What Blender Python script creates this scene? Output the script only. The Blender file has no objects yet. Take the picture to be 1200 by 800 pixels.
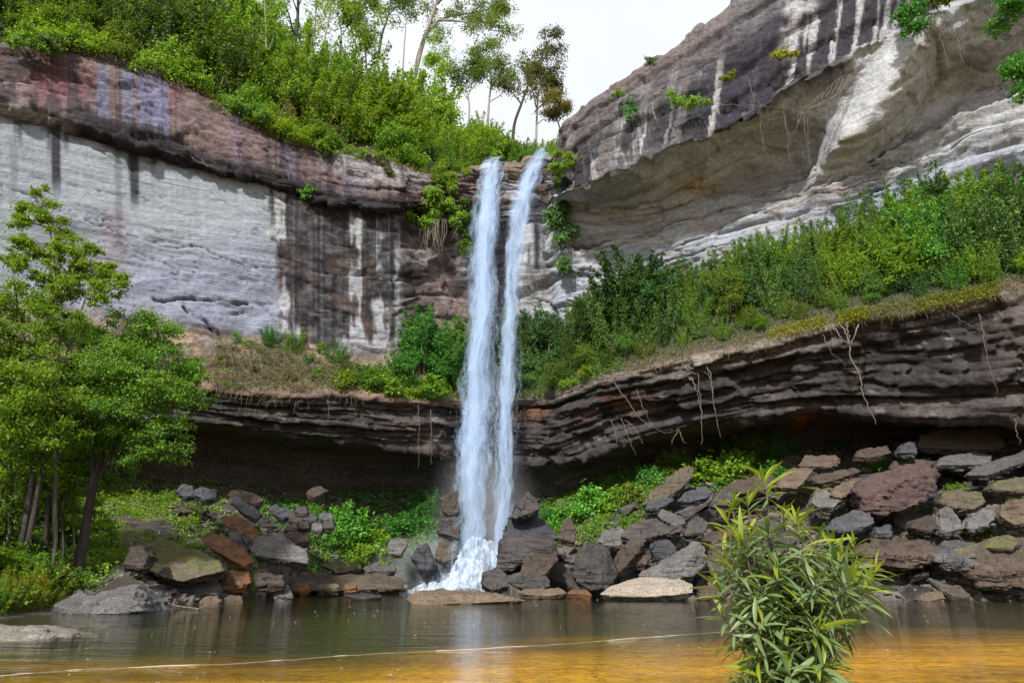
import bpy, bmesh, math, random
import numpy as np
from mathutils import Vector, Matrix
rad = math.radians
random.seed(7)
RNG = np.random.default_rng(7)
scene = bpy.context.scene
COL = scene.collection

# ------------------------------------------------------------------ camera, sky, sun
CAM_H = 1.4
PITCH = math.atan(266 / 800)
cam_d = bpy.data.cameras.new('camera')
cam_d.lens = 24; cam_d.sensor_width = 36; cam_d.clip_start = 0.05; cam_d.clip_end = 3000
cam = bpy.data.objects.new('camera', cam_d); COL.objects.link(cam)
cam.location = (0, 0, CAM_H); cam.rotation_euler = (math.pi / 2 + PITCH, 0, 0)
scene.camera = cam

SUN_EL, SUN_AZ = rad(37), rad(-160)      # azimuth from +Y towards +X: the sun stands high behind the viewer's left shoulder
sun_vec = Vector((math.sin(SUN_AZ) * math.cos(SUN_EL), math.cos(SUN_AZ) * math.cos(SUN_EL), math.sin(SUN_EL)))
sl = bpy.data.lights.new('sun', 'SUN'); sl.energy = 4.5; sl.angle = rad(3); sl.color = (1.0, 0.965, 0.91)
so = bpy.data.objects.new('sun', sl); COL.objects.link(so)
so.rotation_euler = sun_vec.to_track_quat('Z', 'Y').to_euler(); so.location = sun_vec * 200

world = bpy.data.worlds.new('World'); scene.world = world; world.use_nodes = True
wn = world.node_tree.nodes; wl = world.node_tree.links; wn.clear()
w_out = wn.new('ShaderNodeOutputWorld'); w_bg = wn.new('ShaderNodeBackground')
w_sky = wn.new('ShaderNodeTexSky'); w_sky.sky_type = 'NISHITA'; w_sky.sun_disc = False
w_sky.sun_elevation = SUN_EL; w_sky.sun_rotation = SUN_AZ; w_sky.dust_density = 4; w_sky.air_density = 1.0
# thin bright cloud veils most of the sky, evenly in every direction
w_mix = wn.new('ShaderNodeMix'); w_mix.data_type = 'RGBA'
w_tc = wn.new('ShaderNodeTexCoord'); w_no = wn.new('ShaderNodeTexNoise')
w_no.inputs['Scale'].default_value = 2.2; w_no.inputs['Detail'].default_value = 5
w_mr = wn.new('ShaderNodeMapRange'); w_mr.inputs['From Min'].default_value = 0.3; w_mr.inputs['From Max'].default_value = 0.7
w_mr.inputs['To Min'].default_value = 0.80; w_mr.inputs['To Max'].default_value = 0.95
wl.new(w_tc.outputs['Generated'], w_no.inputs['Vector']); wl.new(w_no.outputs['Fac'], w_mr.inputs['Value'])
wl.new(w_mr.outputs['Result'], w_mix.inputs['Factor'])
wl.new(w_sky.outputs['Color'], w_mix.inputs['A']); w_mix.inputs['B'].default_value = (7.5, 7.75, 8.2, 1)
wl.new(w_mix.outputs['Result'], w_bg.inputs['Color']); w_bg.inputs['Strength'].default_value = 0.10
wl.new(w_bg.outputs[0], w_out.inputs[0])

vs = scene.view_settings
vs.view_transform = 'Standard'; vs.look = 'None'; vs.exposure = 0.5; vs.gamma = 1.0; vs.use_curve_mapping = False
cy = scene.cycles
cy.max_bounces = 7; cy.diffuse_bounces = 3; cy.glossy_bounces = 3; cy.transmission_bounces = 4
cy.transparent_max_bounces = 24; cy.volume_bounces = 0
cy.caustics_reflective = False; cy.caustics_refractive = False
cy.sample_clamp_indirect = 6

# ------------------------------------------------------------------ picture geometry: a photo point at a given distance becomes a place
SP, CP = math.sin(PITCH), math.cos(PITCH)
def W(px, py, Y):
    px, py, Y = np.broadcast_arrays(np.asarray(px, float), np.asarray(py, float), np.asarray(Y, float))
    u = (px - 600) / 800; v = (400 - py) / 800
    dy = CP - v * SP; dz = SP + v * CP; t = Y / dy
    return np.stack([u * t, Y, CAM_H + dz * t], -1)
def P2(P):
    x, y, z = P[..., 0], P[..., 1], P[..., 2] - CAM_H
    f = y * CP + z * SP; w = -y * SP + z * CP
    f = np.maximum(f, 1e-3)
    return 600 + 800 * x / f, 400 - 800 * w / f
def ip(x, pts):
    pts = sorted(pts); return np.interp(x, [p[0] for p in pts], [p[1] for p in pts])

# ------------------------------------------------------------------ noise
def _h(ix, iy, iz, s):
    h = (ix.astype(np.uint32) * np.uint32(374761393) + iy.astype(np.uint32) * np.uint32(668265263)
         + iz.astype(np.uint32) * np.uint32(2147483647 - 1013) + np.uint32(s * 974711 + 13))
    h = (h ^ (h >> np.uint32(13))) * np.uint32(1274126177)
    h = (h ^ (h >> np.uint32(16))) * np.uint32(2246822519)
    h ^= h >> np.uint32(15)
    return h.astype(np.float64) / 2147483648.0 - 1.0
def vn(p, s=0):
    p = np.asarray(p, float); i = np.floor(p).astype(np.int64); f = p - i
    f = f * f * f * (f * (f * 6 - 15) + 10)
    r = 0
    for dx in (0, 1):
        wx = f[..., 0] if dx else 1 - f[..., 0]
        for dy in (0, 1):
            wy = f[..., 1] if dy else 1 - f[..., 1]
            for dz in (0, 1):
                wz = f[..., 2] if dz else 1 - f[..., 2]
                r = r + wx * wy * wz * _h(i[..., 0] + dx, i[..., 1] + dy, i[..., 2] + dz, s)
    return r
def fbm(p, o=4, s=0, g=0.5):
    p = np.asarray(p, float); a = 1.0; t = 0; n = 0
    for k in range(o):
        t = t + a * vn(p * 2.03 ** k + 17.3 * k, s + k); n += a; a *= g
    return t / n
def n1(x, s=0, o=3):
    x = np.asarray(x, float); z = np.zeros_like(x)
    return fbm(np.stack([x, z + 0.37, z + 0.71], -1), o, s)
def sstep(a, b, x):
    t = np.clip((np.asarray(x, float) - a) / (b - a), 0, 1); return t * t * (3 - 2 * t)
def bandm(x, a, b, s):
    return sstep(a - s, a + s, x) * (1 - sstep(b - s, b + s, x))
def seg_dist(x, y, pts):
    """distance to a polyline and the sign of the side (positive below it in the picture)"""
    best = np.full(np.shape(x), 1e9); sg = np.zeros(np.shape(x))
    for (x0, y0), (x1, y1) in zip(pts[:-1], pts[1:]):
        dx, dy = x1 - x0, y1 - y0; L = dx * dx + dy * dy
        t = np.clip(((x - x0) * dx + (y - y0) * dy) / L, 0, 1)
        d = np.hypot(x - x0 - t * dx, y - y0 - t * dy); m = d < best
        best = np.where(m, d, best); sg = np.where(m, np.sign(dx * (y - y0) - dy * (x - x0)), sg)
    return best, sg

# ------------------------------------------------------------------ mesh helpers
def mesh_np(name, V, F, smooth=True, col=None, uv=None, sharp=None):
    V = np.asarray(V, np.float32); F = np.asarray(F, np.int32)
    me = bpy.data.meshes.new(name); k = F.shape[1]; n = len(F)
    me.vertices.add(len(V)); me.vertices.foreach_set('co', V.ravel())
    me.loops.add(n * k); me.loops.foreach_set('vertex_index', F.ravel())
    me.polygons.add(n); me.polygons.foreach_set('loop_start', np.arange(0, n * k, k, dtype=np.int32))
    me.polygons.foreach_set('use_smooth', np.full(n, bool(smooth)))
    me.update(calc_edges=True)
    if col is not None:
        c = np.ones((len(V), 4), np.float32); col = np.asarray(col); c[:, :col.shape[1]] = col
        a = me.color_attributes.new('Col', 'FLOAT_COLOR', 'POINT'); a.data.foreach_set('color', c.ravel())
    if uv is not None:
        l = me.uv_layers.new(name='UVMap'); l.data.foreach_set('uv', np.asarray(uv, np.float32)[F.ravel()].ravel())
    if sharp: me.set_sharp_from_angle(angle=sharp)
    return me
def put(name, me, mat=None, parent=None, loc=None):
    o = bpy.data.objects.new(name, me); COL.objects.link(o)
    if mat is not None and me is not None and not me.materials: me.materials.append(mat)
    if parent is not None: o.parent = parent
    if loc is not None: o.location = loc
    return o
def tag(o, label=None, cat=None, group=None, kind=None):
    if label: o['label'] = label
    if cat: o['category'] = cat
    if group: o['group'] = group
    if kind: o['kind'] = kind
    return o
def empty(name, loc, label=None, cat=None, group=None, rz=0, s=1):
    o = bpy.data.objects.new(name, None); COL.objects.link(o); o.location = loc
    o.rotation_euler = (0, 0, rz); o.scale = (s, s, s) if np.isscalar(s) else s
    o.empty_display_size = 0.2
    return tag(o, label, cat, group)
def gridF(nr, nc, flip=False):
    i = np.arange(nr * nc).reshape(nr, nc)
    q = [i[:-1, :-1], i[:-1, 1:], i[1:, 1:], i[1:, :-1]]
    if flip: q = q[::-1]
    return np.stack(q, -1).reshape(-1, 4)
def tubes(paths, sides=6):
    """paths: list of (points Nx3, radii N). One mesh of tapered tubes."""
    Vs, Fs, b = [], [], 0
    ang = np.arange(sides) * 2 * math.pi / sides
    for pts, rr in paths:
        pts = np.asarray(pts, float); rr = np.asarray(rr, float); n = len(pts)
        if n < 2: continue
        T = np.gradient(pts, axis=0); T /= np.linalg.norm(T, axis=1, keepdims=True) + 1e-9
        ref = np.array([1.0, 0.13, 0.07]) if abs(T[:, 0]).mean() < 0.8 else np.array([0.1, 1.0, 0.05])
        A = np.cross(T, ref); A /= np.linalg.norm(A, axis=1, keepdims=True) + 1e-9
        B = np.cross(T, A)
        ring = pts[:, None] + rr[:, None, None] * (np.cos(ang)[None, :, None] * A[:, None] + np.sin(ang)[None, :, None] * B[:, None])
        Vs.append(ring.reshape(-1, 3))
        i = np.arange(n * sides).reshape(n, sides) + b; j = np.roll(i, -1, 1)
        Fs.append(np.stack([i[:-1], j[:-1], j[1:], i[1:]], -1).reshape(-1, 4)); b += n * sides
    return np.concatenate(Vs), np.concatenate(Fs)
def curve_pts(ctrl, n=12):
    """smooth (Catmull-Rom) points through the control points"""
    c = np.asarray(ctrl, float)
    if len(c) < 3: return np.array([c[0] + (c[-1] - c[0]) * t for t in np.linspace(0, 1, n)])
    c = np.vstack([2 * c[0] - c[1], c, 2 * c[-1] - c[-2]]); out = []
    m = len(c) - 3; ts = np.linspace(0, m - 1e-6, n)
    for t in ts:
        k = int(t); f = t - k; p0, p1, p2, p3 = c[k:k + 4]
        out.append(0.5 * ((2 * p1) + (-p0 + p2) * f + (2 * p0 - 5 * p1 + 4 * p2 - p3) * f * f + (-p0 + 3 * p1 - 3 * p2 + p3) * f ** 3))
    return np.array(out)

# ------------------------------------------------------------------ materials
def new_mat(name):
    m = bpy.data.materials.new(name); m.use_nodes = True
    nt = m.node_tree; nt.nodes.clear()
    out = nt.nodes.new('ShaderNodeOutputMaterial')
    return m, nt, nt.nodes, nt.links, out
def ramp(N, pts):
    r = N.new('ShaderNodeValToRGB'); e = r.color_ramp.elements
    while len(e) < len(pts): e.new(0.5)
    for x, (p, c) in zip(e, pts): x.position = p; x.color = (c[0], c[1], c[2], 1) if not np.isscalar(c) else (c, c, c, 1)
    return r
def nz(N, L, coord, scale, detail=4, rough=0.55, vec=None):
    n = N.new('ShaderNodeTexNoise'); n.inputs['Scale'].default_value = scale; n.inputs['Detail'].default_value = detail
    n.inputs['Roughness'].default_value = rough
    if vec is not None:
        mp = N.new('ShaderNodeMapping'); mp.inputs['Scale'].default_value = vec; L.new(coord, mp.inputs['Vector']); L.new(mp.outputs[0], n.inputs['Vector'])
    else: L.new(coord, n.inputs['Vector'])
    return n
def mixc(N, L, fac, a, b, mode='MIX'):
    m = N.new('ShaderNodeMix'); m.data_type = 'RGBA'; m.blend_type = mode
    for s, v in (('Factor', fac), ('A', a), ('B', b)):
        if hasattr(v, 'is_linked') or hasattr(v, 'links'): L.new(v, m.inputs[s])
        elif s == 'Factor': m.inputs[s].default_value = v
        else: m.inputs[s].default_value = (v[0], v[1], v[2], 1)
    return m.outputs['Result']

def rock_mat(name, base=None, base2=None, wet=0.0, moss=0.0, bump=0.5, scale=1.0, strata=1.0, coord='Object', crack=0.8):
    """sandstone: base colour from the Col attribute (or given), mottled, with fine bedding and pitting in relief"""
    m, nt, N, L, out = new_mat(name)
    tc = N.new('ShaderNodeTexCoord'); co = tc.outputs[coord]
    b = N.new('ShaderNodeBsdfPrincipled')
    big = nz(N, L, co, 0.5 * scale, 6, 0.65)
    fine = nz(N, L, co, 6 * scale, 8, 0.7)
    bed = nz(N, L, co, 1.0 * scale, 6, 0.65, (0.35, 0.35, 4.5))
    if base is None:
        at = N.new('ShaderNodeAttribute'); at.attribute_name = 'Col'; c = at.outputs['Color']; c_flat = c
    else:
        oi = N.new('ShaderNodeObjectInfo')
        r0 = ramp(N, [(0.30, base), (0.72, base2 or base)]); L.new(big.outputs['Fac'], r0.inputs[0]); c = r0.outputs[0]
        rv = ramp(N, [(0.0, (0.72, 0.72, 0.74)), (0.5, (1.0, 0.98, 0.95)), (1.0, (1.25, 1.2, 1.14))]); L.new(oi.outputs['Random'], rv.inputs[0])
        c = mixc(N, L, 1.0, c, rv.outputs[0], 'MULTIPLY')
    r1 = ramp(N, [(0.30, 0.30), (0.5, 1.0), (0.72, 1.65)]); L.new(fine.outputs['Fac'], r1.inputs[0])
    c = mixc(N, L, 0.8, c, r1.outputs[0], 'MULTIPLY')
    spk = nz(N, L, co, 17 * scale, 3, 0.8); rs = ramp(N, [(0.30, 0.45), (0.45, 1.0), (0.62, 1.0), (0.74, 1.7)]); L.new(spk.outputs['Fac'], rs.inputs[0])
    c = mixc(N, L, 0.7, c, rs.outputs[0], 'MULTIPLY')
    wv = nz(N, L, co, 1.3 * scale, 4, 0.6); wa = mixc(N, L, 0.18, co, wv.outputs['Color'])
    vo = N.new('ShaderNodeTexVoronoi'); vo.feature = 'DISTANCE_TO_EDGE'; vo.inputs['Scale'].default_value = 1.5 * scale
    mpv = N.new('ShaderNodeMapping'); mpv.inputs['Scale'].default_value = (0.55, 0.55, 2.4); L.new(wa, mpv.inputs['Vector']); L.new(mpv.outputs[0], vo.inputs['Vector'])
    rc = ramp(N, [(0.0, 0.25), (0.018, 1.0)]); L.new(vo.outputs['Distance'], rc.inputs[0])
    cm = ramp(N, [(0.45, 0.0), (0.6, crack)]); L.new(big.outputs['Fac'], cm.inputs[0])
    c = mixc(N, L, cm.outputs[0], c, mixc(N, L, 1.0, c, rc.outputs[0], 'MULTIPLY'))
    r2 = ramp(N, [(0.30, 0.55), (0.48, 1.0), (0.75, 1.25)]); L.new(bed.outputs['Fac'], r2.inputs[0])
    c = mixc(N, L, 0.7, c, r2.outputs[0], 'MULTIPLY')
    if moss > 0:
        ge = N.new('ShaderNodeNewGeometry'); sx = N.new('ShaderNodeSeparateXYZ'); L.new(ge.outputs['Normal'], sx.inputs[0])
        mn = nz(N, L, co, 1.6 * scale, 7, 0.7)
        ad = N.new('ShaderNodeMath'); ad.operation = 'MULTIPLY'; L.new(sx.outputs['Z'], ad.inputs[0]); L.new(mn.outputs['Fac'], ad.inputs[1])
        rm = ramp(N, [(0.50 - 0.3 * moss, 0.0), (0.62 - 0.2 * moss, 0.8)]); L.new(ad.outputs[0], rm.inputs[0])
        mc = ramp(N, [(0.3, (0.05, 0.06, 0.012)), (0.7, (0.16, 0.17, 0.03))]); L.new(fine.outputs['Fac'], mc.inputs[0])
        c = mixc(N, L, rm.outputs[0], c, mc.outputs[0])
    if base is None: c = mixc(N, L, at.outputs['Alpha'], mixc(N, L, 0.35, c_flat, c), c)      # smooth faces carry less mottling
    L.new(c, b.inputs['Base Color'])
    rr = ramp(N, [(0.3, 0.9 - 0.62 * wet), (0.7, 0.96 - 0.35 * wet)]); L.new(big.outputs['Fac'], rr.inputs[0]); L.new(rr.outputs[0], b.inputs['Roughness'])
    b.inputs['Specular IOR Level'].default_value = 0.25 + 0.25 * wet
    pit = nz(N, L, co, 22 * scale, 6, 0.7)
    h = N.new('ShaderNodeMath'); h.operation = 'MULTIPLY_ADD'; L.new(bed.outputs['Fac'], h.inputs[0]); h.inputs[1].default_value = 1.2 * strata; L.new(fine.outputs['Fac'], h.inputs[2])
    h2 = N.new('ShaderNodeMath'); h2.operation = 'MULTIPLY_ADD'; L.new(pit.outputs['Fac'], h2.inputs[0]); h2.inputs[1].default_value = 0.35; L.new(h.outputs[0], h2.inputs[2])
    bp = N.new('ShaderNodeBump'); bp.inputs['Strength'].default_value = bump; bp.inputs['Distance'].default_value = 0.22 / scale
    L.new(h2.outputs[0], bp.inputs['Height']); L.new(bp.outputs[0], b.inputs['Normal'])
    L.new(b.outputs[0], out.inputs[0])
    return m

def leaf_mat(name, c0, c1, c2=None, trans=0.45, gloss=0.35, vary=0.35):
    """leaf: colour differs from leaf to leaf and from plant to plant; light shines through"""
    m, nt, N, L, out = new_mat(name)
    ge = N.new('ShaderNodeNewGeometry'); oi = N.new('ShaderNodeObjectInfo')
    pts = [(0.0, c0), (0.75, c1), (1.0, c2 or c1)]
    r = ramp(N, pts); L.new(ge.outputs['Random Per Island'], r.inputs[0])
    rv = ramp(N, [(0.0, (1 - vary, 1 - vary * .7, 1 - vary * .4)), (1.0, (1 + vary, 1 + vary * .55, 1 - vary * .2))]); L.new(oi.outputs['Random'], rv.inputs[0])
    c = mixc(N, L, 1.0, r.outputs[0], rv.outputs[0], 'MULTIPLY')
    d = N.new('ShaderNodeBsdfPrincipled'); d.inputs['Roughness'].default_value = 0.45; d.inputs['Specular IOR Level'].default_value = gloss
    L.new(c, d.inputs['Base Color'])
    t = N.new('ShaderNodeBsdfTranslucent'); ct = mixc(N, L, 1.0, c, (1.5, 1.45, 0.55), 'MULTIPLY'); L.new(ct, t.inputs['Color'])
    mx = N.new('ShaderNodeMixShader'); mx.inputs[0].default_value = trans
    L.new(d.outputs[0], mx.inputs[1]); L.new(t.outputs[0], mx.inputs[2]); L.new(mx.outputs[0], out.inputs[0])
    return m
def bark_mat(name, a, b, scale=6):
    m, nt, N, L, out = new_mat(name)
    tc = N.new('ShaderNodeTexCoord'); n = nz(N, L, tc.outputs['Object'], scale, 7, 0.7, (1, 1, 0.25))
    r = ramp(N, [(0.3, a), (0.7, b)]); L.new(n.outputs['Fac'], r.inputs[0])
    p = N.new('ShaderNodeBsdfPrincipled'); p.inputs['Roughness'].default_value = 0.9; L.new(r.outputs[0], p.inputs['Base Color'])
    bp = N.new('ShaderNodeBump'); bp.inputs['Strength'].default_value = 0.6; bp.inputs['Distance'].default_value = 0.03
    L.new(n.outputs['Fac'], bp.inputs['Height']); L.new(bp.outputs[0], p.inputs['Normal']); L.new(p.outputs[0], out.inputs[0])
    return m

# ------------------------------------------------------------------ terrain: pool bed, banks, rubble slope, cave floor in one sheet
SHORE = [(-400, 16), (-140, 19), (0, 21), (60, 22), (170, 24.5), (230, 29), (300, 35), (330, 39), (400, 45), (480, 47.5), (560, 48.5), (600, 47), (640, 41), (690, 37.5), (820, 36), (1000, 35), (1200, 35.5), (1340, 35), (1600, 33)]
TOPY = [(-400, 38), (-140, 44), (0, 46), (220, 50), (330, 52.5), (530, 56), (560, 57), (650, 54.5), (700, 53.5), (800, 52.5), (900, 51.8), (1200, 48.5), (1340, 46), (1600, 42)]
TOPZ = [(-400, 7), (0, 7.6), (220, 7.6), (330, 7.5), (530, 6.6), (560, 5.6), (600, 5.6), (650, 6.6), (700, 7.8), (800, 9.2), (900, 10.2), (1200, 10.6), (1600, 10.5)]
EXPO = [(-400, 1.5), (0, 1.7), (200, 1.35), (330, 1.05), (560, 1.1), (640, 0.95), (1600, 0.92)]
GOLD = [(-400, 12), (0, 12.4), (450, 13.8), (620, 16.0), (820, 18.4), (1200, 19.5), (1600, 19.5)]
def az_px(x, y):
    y = np.maximum(y, 1.0); return np.clip(600 + 800 * (x / y) / 1.045 * 1.0, -400, 1600)
def ground_z(x, y):
    x, y = np.asarray(x, float), np.asarray(y, float)
    a = az_px(x, y); ys = ip(a, SHORE); yt = ip(a, TOPY); zt = ip(a, TOPZ); ex = ip(a, EXPO)
    p = np.stack([x, y, 0 * x], -1)
    wob = fbm(p * 0.22, 4, 3) * 1.3
    d = y - ys + wob * sstep(2, 10, y)
    s = np.clip(d / (yt - ys), 0, 1.25)
    up = zt * np.power(np.maximum(s, 1e-6), ex) + 0.22 * fbm(p * 0.5, 4, 5) * sstep(0, 2, d)
    near = np.where(y < 6.3, 0.28 - 0.075 * np.maximum(y - 1.5, 0), -0.08 - 0.007 * (y - 6.3)) + 0.035 * fbm(p * 0.35, 3, 9) * sstep(3, 9, y)
    near = near - 0.012 * np.maximum(y - ip(a, GOLD) + 3, 0) - 0.010 * np.maximum(y - ip(a, GOLD) - 3, 0)
    dep = np.maximum(np.maximum(near, -2.6), np.maximum(-2.6, 0.55 * d))
    dep = np.where(y < 6.3, near, dep)
    return np.where(d > 0, up + np.maximum(0, 0), dep)
gx = np.concatenate([np.linspace(-600, -60, 12)[:-1], np.linspace(-60, 60, 320), np.linspace(60, 600, 12)[1:]])
gy = np.concatenate([np.linspace(-500, -12, 10)[:-1], np.linspace(-12, 66, 240), np.linspace(66, 70, 3)[1:]])
GX, GY = np.meshgrid(gx, gy)
GZ = ground_z(np.clip(GX, -60, 60), np.clip(GY, -12, 66))
gp = np.stack([GX, GY, GZ], -1)
nn = fbm(gp * 0.9, 4, 21); nb = fbm(gp * 0.18, 3, 22)
sand = np.array([0.66, 0.35, 0.015]); weed = np.array([0.030, 0.037, 0.012]); soil = np.array([0.075, 0.062, 0.05])
A_ = az_px(GX, GY); D_ = GY - ip(A_, SHORE)
wm = sstep(-5.5, 3.0, GY - ip(A_, GOLD) + 3.4 * nb + 1.5 * fbm(gp * np.array([.12, .8, 0]), 3, 25))[..., None]
gc = sand * (1 - wm) + weed * wm
bk = (1 - sstep(4.2, 6.2, GY))[..., None]; gc = gc * (1 - bk) + np.array([.27, .225, .16]) * bk      # dry sand of the near bank
gc = gc * (1 + 0.25 * nn[..., None] + .55 * fbm(gp * np.array([.25, 1.1, 0]), 4, 26)[..., None])
lm = sstep(-1.5, 0.5, D_)[..., None] * sstep(8, 12, GY)[..., None]
gc = gc * (1 - lm) + soil * (1 + 0.3 * nn[..., None]) * lm
M_GROUND = rock_mat('ground_earth', bump=0.5, strata=0.0)
ground = put('ground', mesh_np('ground', gp.reshape(-1, 3), gridF(len(gy), len(gx)), col=np.clip(gc, 0, 1).reshape(-1, 3)), M_GROUND)
tag(ground, kind='structure')

# ------------------------------------------------------------------ pool water: clear, tea-coloured, faint ripples
m, nt, N, L, out = new_mat('pool_water')
tc = N.new('ShaderNodeTexCoord')
r1 = nz(N, L, tc.outputs['Object'], 1.0, 4, 0.6, (0.5, 1.9, 1)); r2 = nz(N, L, tc.outputs['Object'], 1.0, 3, 0.55, (2.4, 9.0, 1))
ad = N.new('ShaderNodeMath'); ad.operation = 'MULTIPLY_ADD'; L.new(r2.outputs['Fac'], ad.inputs[0]); ad.inputs[1].default_value = 0.22; L.new(r1.outputs['Fac'], ad.inputs[2])
bp = N.new('ShaderNodeBump'); bp.inputs['Strength'].default_value = 1.0; bp.inputs['Distance'].default_value = 0.034
L.new(ad.outputs[0], bp.inputs['Height'])
gl = N.new('ShaderNodeBsdfGlossy'); gl.inputs['Roughness'].default_value = 0.035; gl.inputs['Color'].default_value = (1, 1, 1, 1); L.new(bp.outputs[0], gl.inputs['Normal'])
tr = N.new('ShaderNodeBsdfTransparent'); tr.inputs['Color'].default_value = (0.97, 0.95, 0.86, 1)
fr = N.new('ShaderNodeFresnel'); fr.inputs['IOR'].default_value = 1.15; L.new(bp.outputs[0], fr.inputs['Normal'])
mk = N.new('ShaderNodeBsdfDiffuse'); mk.inputs['Color'].default_value = (0.10, 0.105, 0.03, 1); L.new(bp.outputs[0], mk.inputs['Normal'])   # silt hanging in the water
mt = N.new('ShaderNodeMixShader'); mt.inputs[0].default_value = 0.035; L.new(tr.outputs[0], mt.inputs[1]); L.new(mk.outputs[0], mt.inputs[2])
mx = N.new('ShaderNodeMixShader'); L.new(fr.outputs[0], mx.inputs[0]); L.new(mt.outputs[0], mx.inputs[1]); L.new(gl.outputs[0], mx.inputs[2])
L.new(mx.outputs[0], out.inputs['Surface'])
va = N.new('ShaderNodeVolumeAbsorption'); va.inputs['Color'].default_value = (0.80, 0.62, 0.22, 1); va.inputs['Density'].default_value = 0.07
L.new(va.outputs[0], out.inputs['Volume'])
wx = np.linspace(-58, 58, 2); x0, x1, y0, y1, zb = -58.0, 58.0, 3.4, 60.0, -5.0
Vw = [(x0, y0, 0), (x1, y0, 0), (x1, y1, 0), (x0, y1, 0), (x0, y0, zb), (x1, y0, zb), (x1, y1, zb), (x0, y1, zb)]
Fw = [(0, 1, 2, 3), (7, 6, 5, 4), (0, 4, 5, 1), (1, 5, 6, 2), (2, 6, 7, 3), (3, 7, 4, 0)]
pool = put('pool_water', mesh_np('pool_water', Vw, Fw, smooth=False), m); tag(pool, kind='structure')

# ------------------------------------------------------------------ cliffs: bedded sandstone lofted between the edges of its beds
M_CLIFF = rock_mat('cliff_sandstone', bump=0.55, scale=0.6)
def loft(px, lines, rows, strat):
    Ls = []
    for ln in lines:
        if callable(ln): Ls.append(ln(px)); continue
        py, Y = ip(px, ln[0]), ip(px, ln[1]); Ls.append(W(px, py, Y))
    G, T, S = [], [], []
    for k in range(len(Ls) - 1):
        n = rows[k]
        for i in range(n + (1 if k == len(Ls) - 2 else 0)):
            f = i / n; G.append(Ls[k] * (1 - f) + Ls[k + 1] * f); T.append(k + f); S.append(strat[k] * (1 - f) + strat[k + 1] * f)
    return np.array(G), np.array(T)[:, None] + 0 * px[None], np.array(S)[:, None] + 0 * px[None]
def blur_rows(G, n=2):
    for _ in range(n):
        H = G.copy(); H[1:-1] = 0.25 * G[:-2] + 0.5 * G[1:-1] + 0.25 * G[2:]; G = H
    return G
def normals(G):
    du = np.gradient(G, axis=1); dv = np.gradient(G, axis=0); n = np.cross(du, dv)
    n /= np.linalg.norm(n, axis=-1, keepdims=True) + 1e-9
    for ax in (0, 1):
        for _ in range(5):
            h = n.copy(); sl = [slice(None)] * 3
            a, b, c = list(sl), list(sl), list(sl); a[ax] = slice(0, -2); b[ax] = slice(1, -1); c[ax] = slice(2, None)
            h[tuple(b)] = 0.25 * n[tuple(a)] + 0.5 * n[tuple(b)] + 0.25 * n[tuple(c)]; n = h
    n /= np.linalg.norm(n, axis=-1, keepdims=True) + 1e-9
    s = np.sign(np.sum(n * (np.array([0, 0, CAM_H]) - G), -1, keepdims=True)); s[s == 0] = 1
    return n * s
def terrace(s, sharp=0.75):
    """ledges: turns a rising coordinate into steps with rounded noses"""
    i = np.floor(s); f = s - i
    return i + np.power(f, 1 / (1 - sharp + 1e-6) * 0.5) - s
def smn(d, w): return np.exp(-(d / w) ** 2)
def streak(PX, seed, f=0.12, wob=None):
    x = PX * f if wob is None else PX * f + wob
    return n1(x, seed, 4)
def mixv(a, b, m): return a * (1 - m[..., None]) + np.asarray(b) * m[..., None]

def bedding(G, S, seed, freq, amp, warp=0.9):
    """stack of beds of uneven thickness, each standing proud or recessed, broken along its length"""
    w = fbm(G * np.array([0.05, 0.05, 0.05]), 3, seed) * warp
    s = S * freq + w; i = np.floor(s); f = s - i
    q = np.stack([G[..., 0] * 0.10 + i * 3.1, G[..., 1] * 0.10, i * 7.7], -1)
    prou = fbm(q, 3, seed + 5)                       # how far this bed stands out here
    nose = 1 - np.power(np.abs(2 * f - 1), 6)        # rounded nose, dark joint between beds
    return amp * (prou * 1.3 + 0.55 * (nose - 0.8)), f, i, prou
def blocks(G, seed, size):
    """jointed blocks: nearest-cell offset so that faces break along edges"""
    p = G / size; i = np.floor(p).astype(np.int64); best = np.full(p.shape[:-1], 9e9); val = np.zeros(p.shape[:-1])
    for dx in (-1, 0, 1):
        for dy in (-1, 0, 1):
            for dz in (-1, 0, 1):
                c = i + np.array([dx, dy, dz])
                j = np.stack([_h(c[..., 0], c[..., 1], c[..., 2], seed + k) for k in range(3)], -1) * 0.42
                d = np.sum((p - (c + 0.5 + j)) ** 2, -1); m_ = d < best
                best = np.where(m_, d, best); val = np.where(m_, _h(c[..., 0], c[..., 1], c[..., 2], seed + 9), val)
    return val

def hairline(G, S, seed, lx, ls, w):
    """thin joints running along the beds"""
    q = np.stack([G[..., 0] * lx, G[..., 1] * lx, S * ls], -1); r_ = np.abs(fbm(q, 4, seed, .55)); m_ = sstep(-.05, .25, fbm(G * .22, 3, seed + 7))
    return np.exp(-(r_ / w) ** 2) * m_
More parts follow.
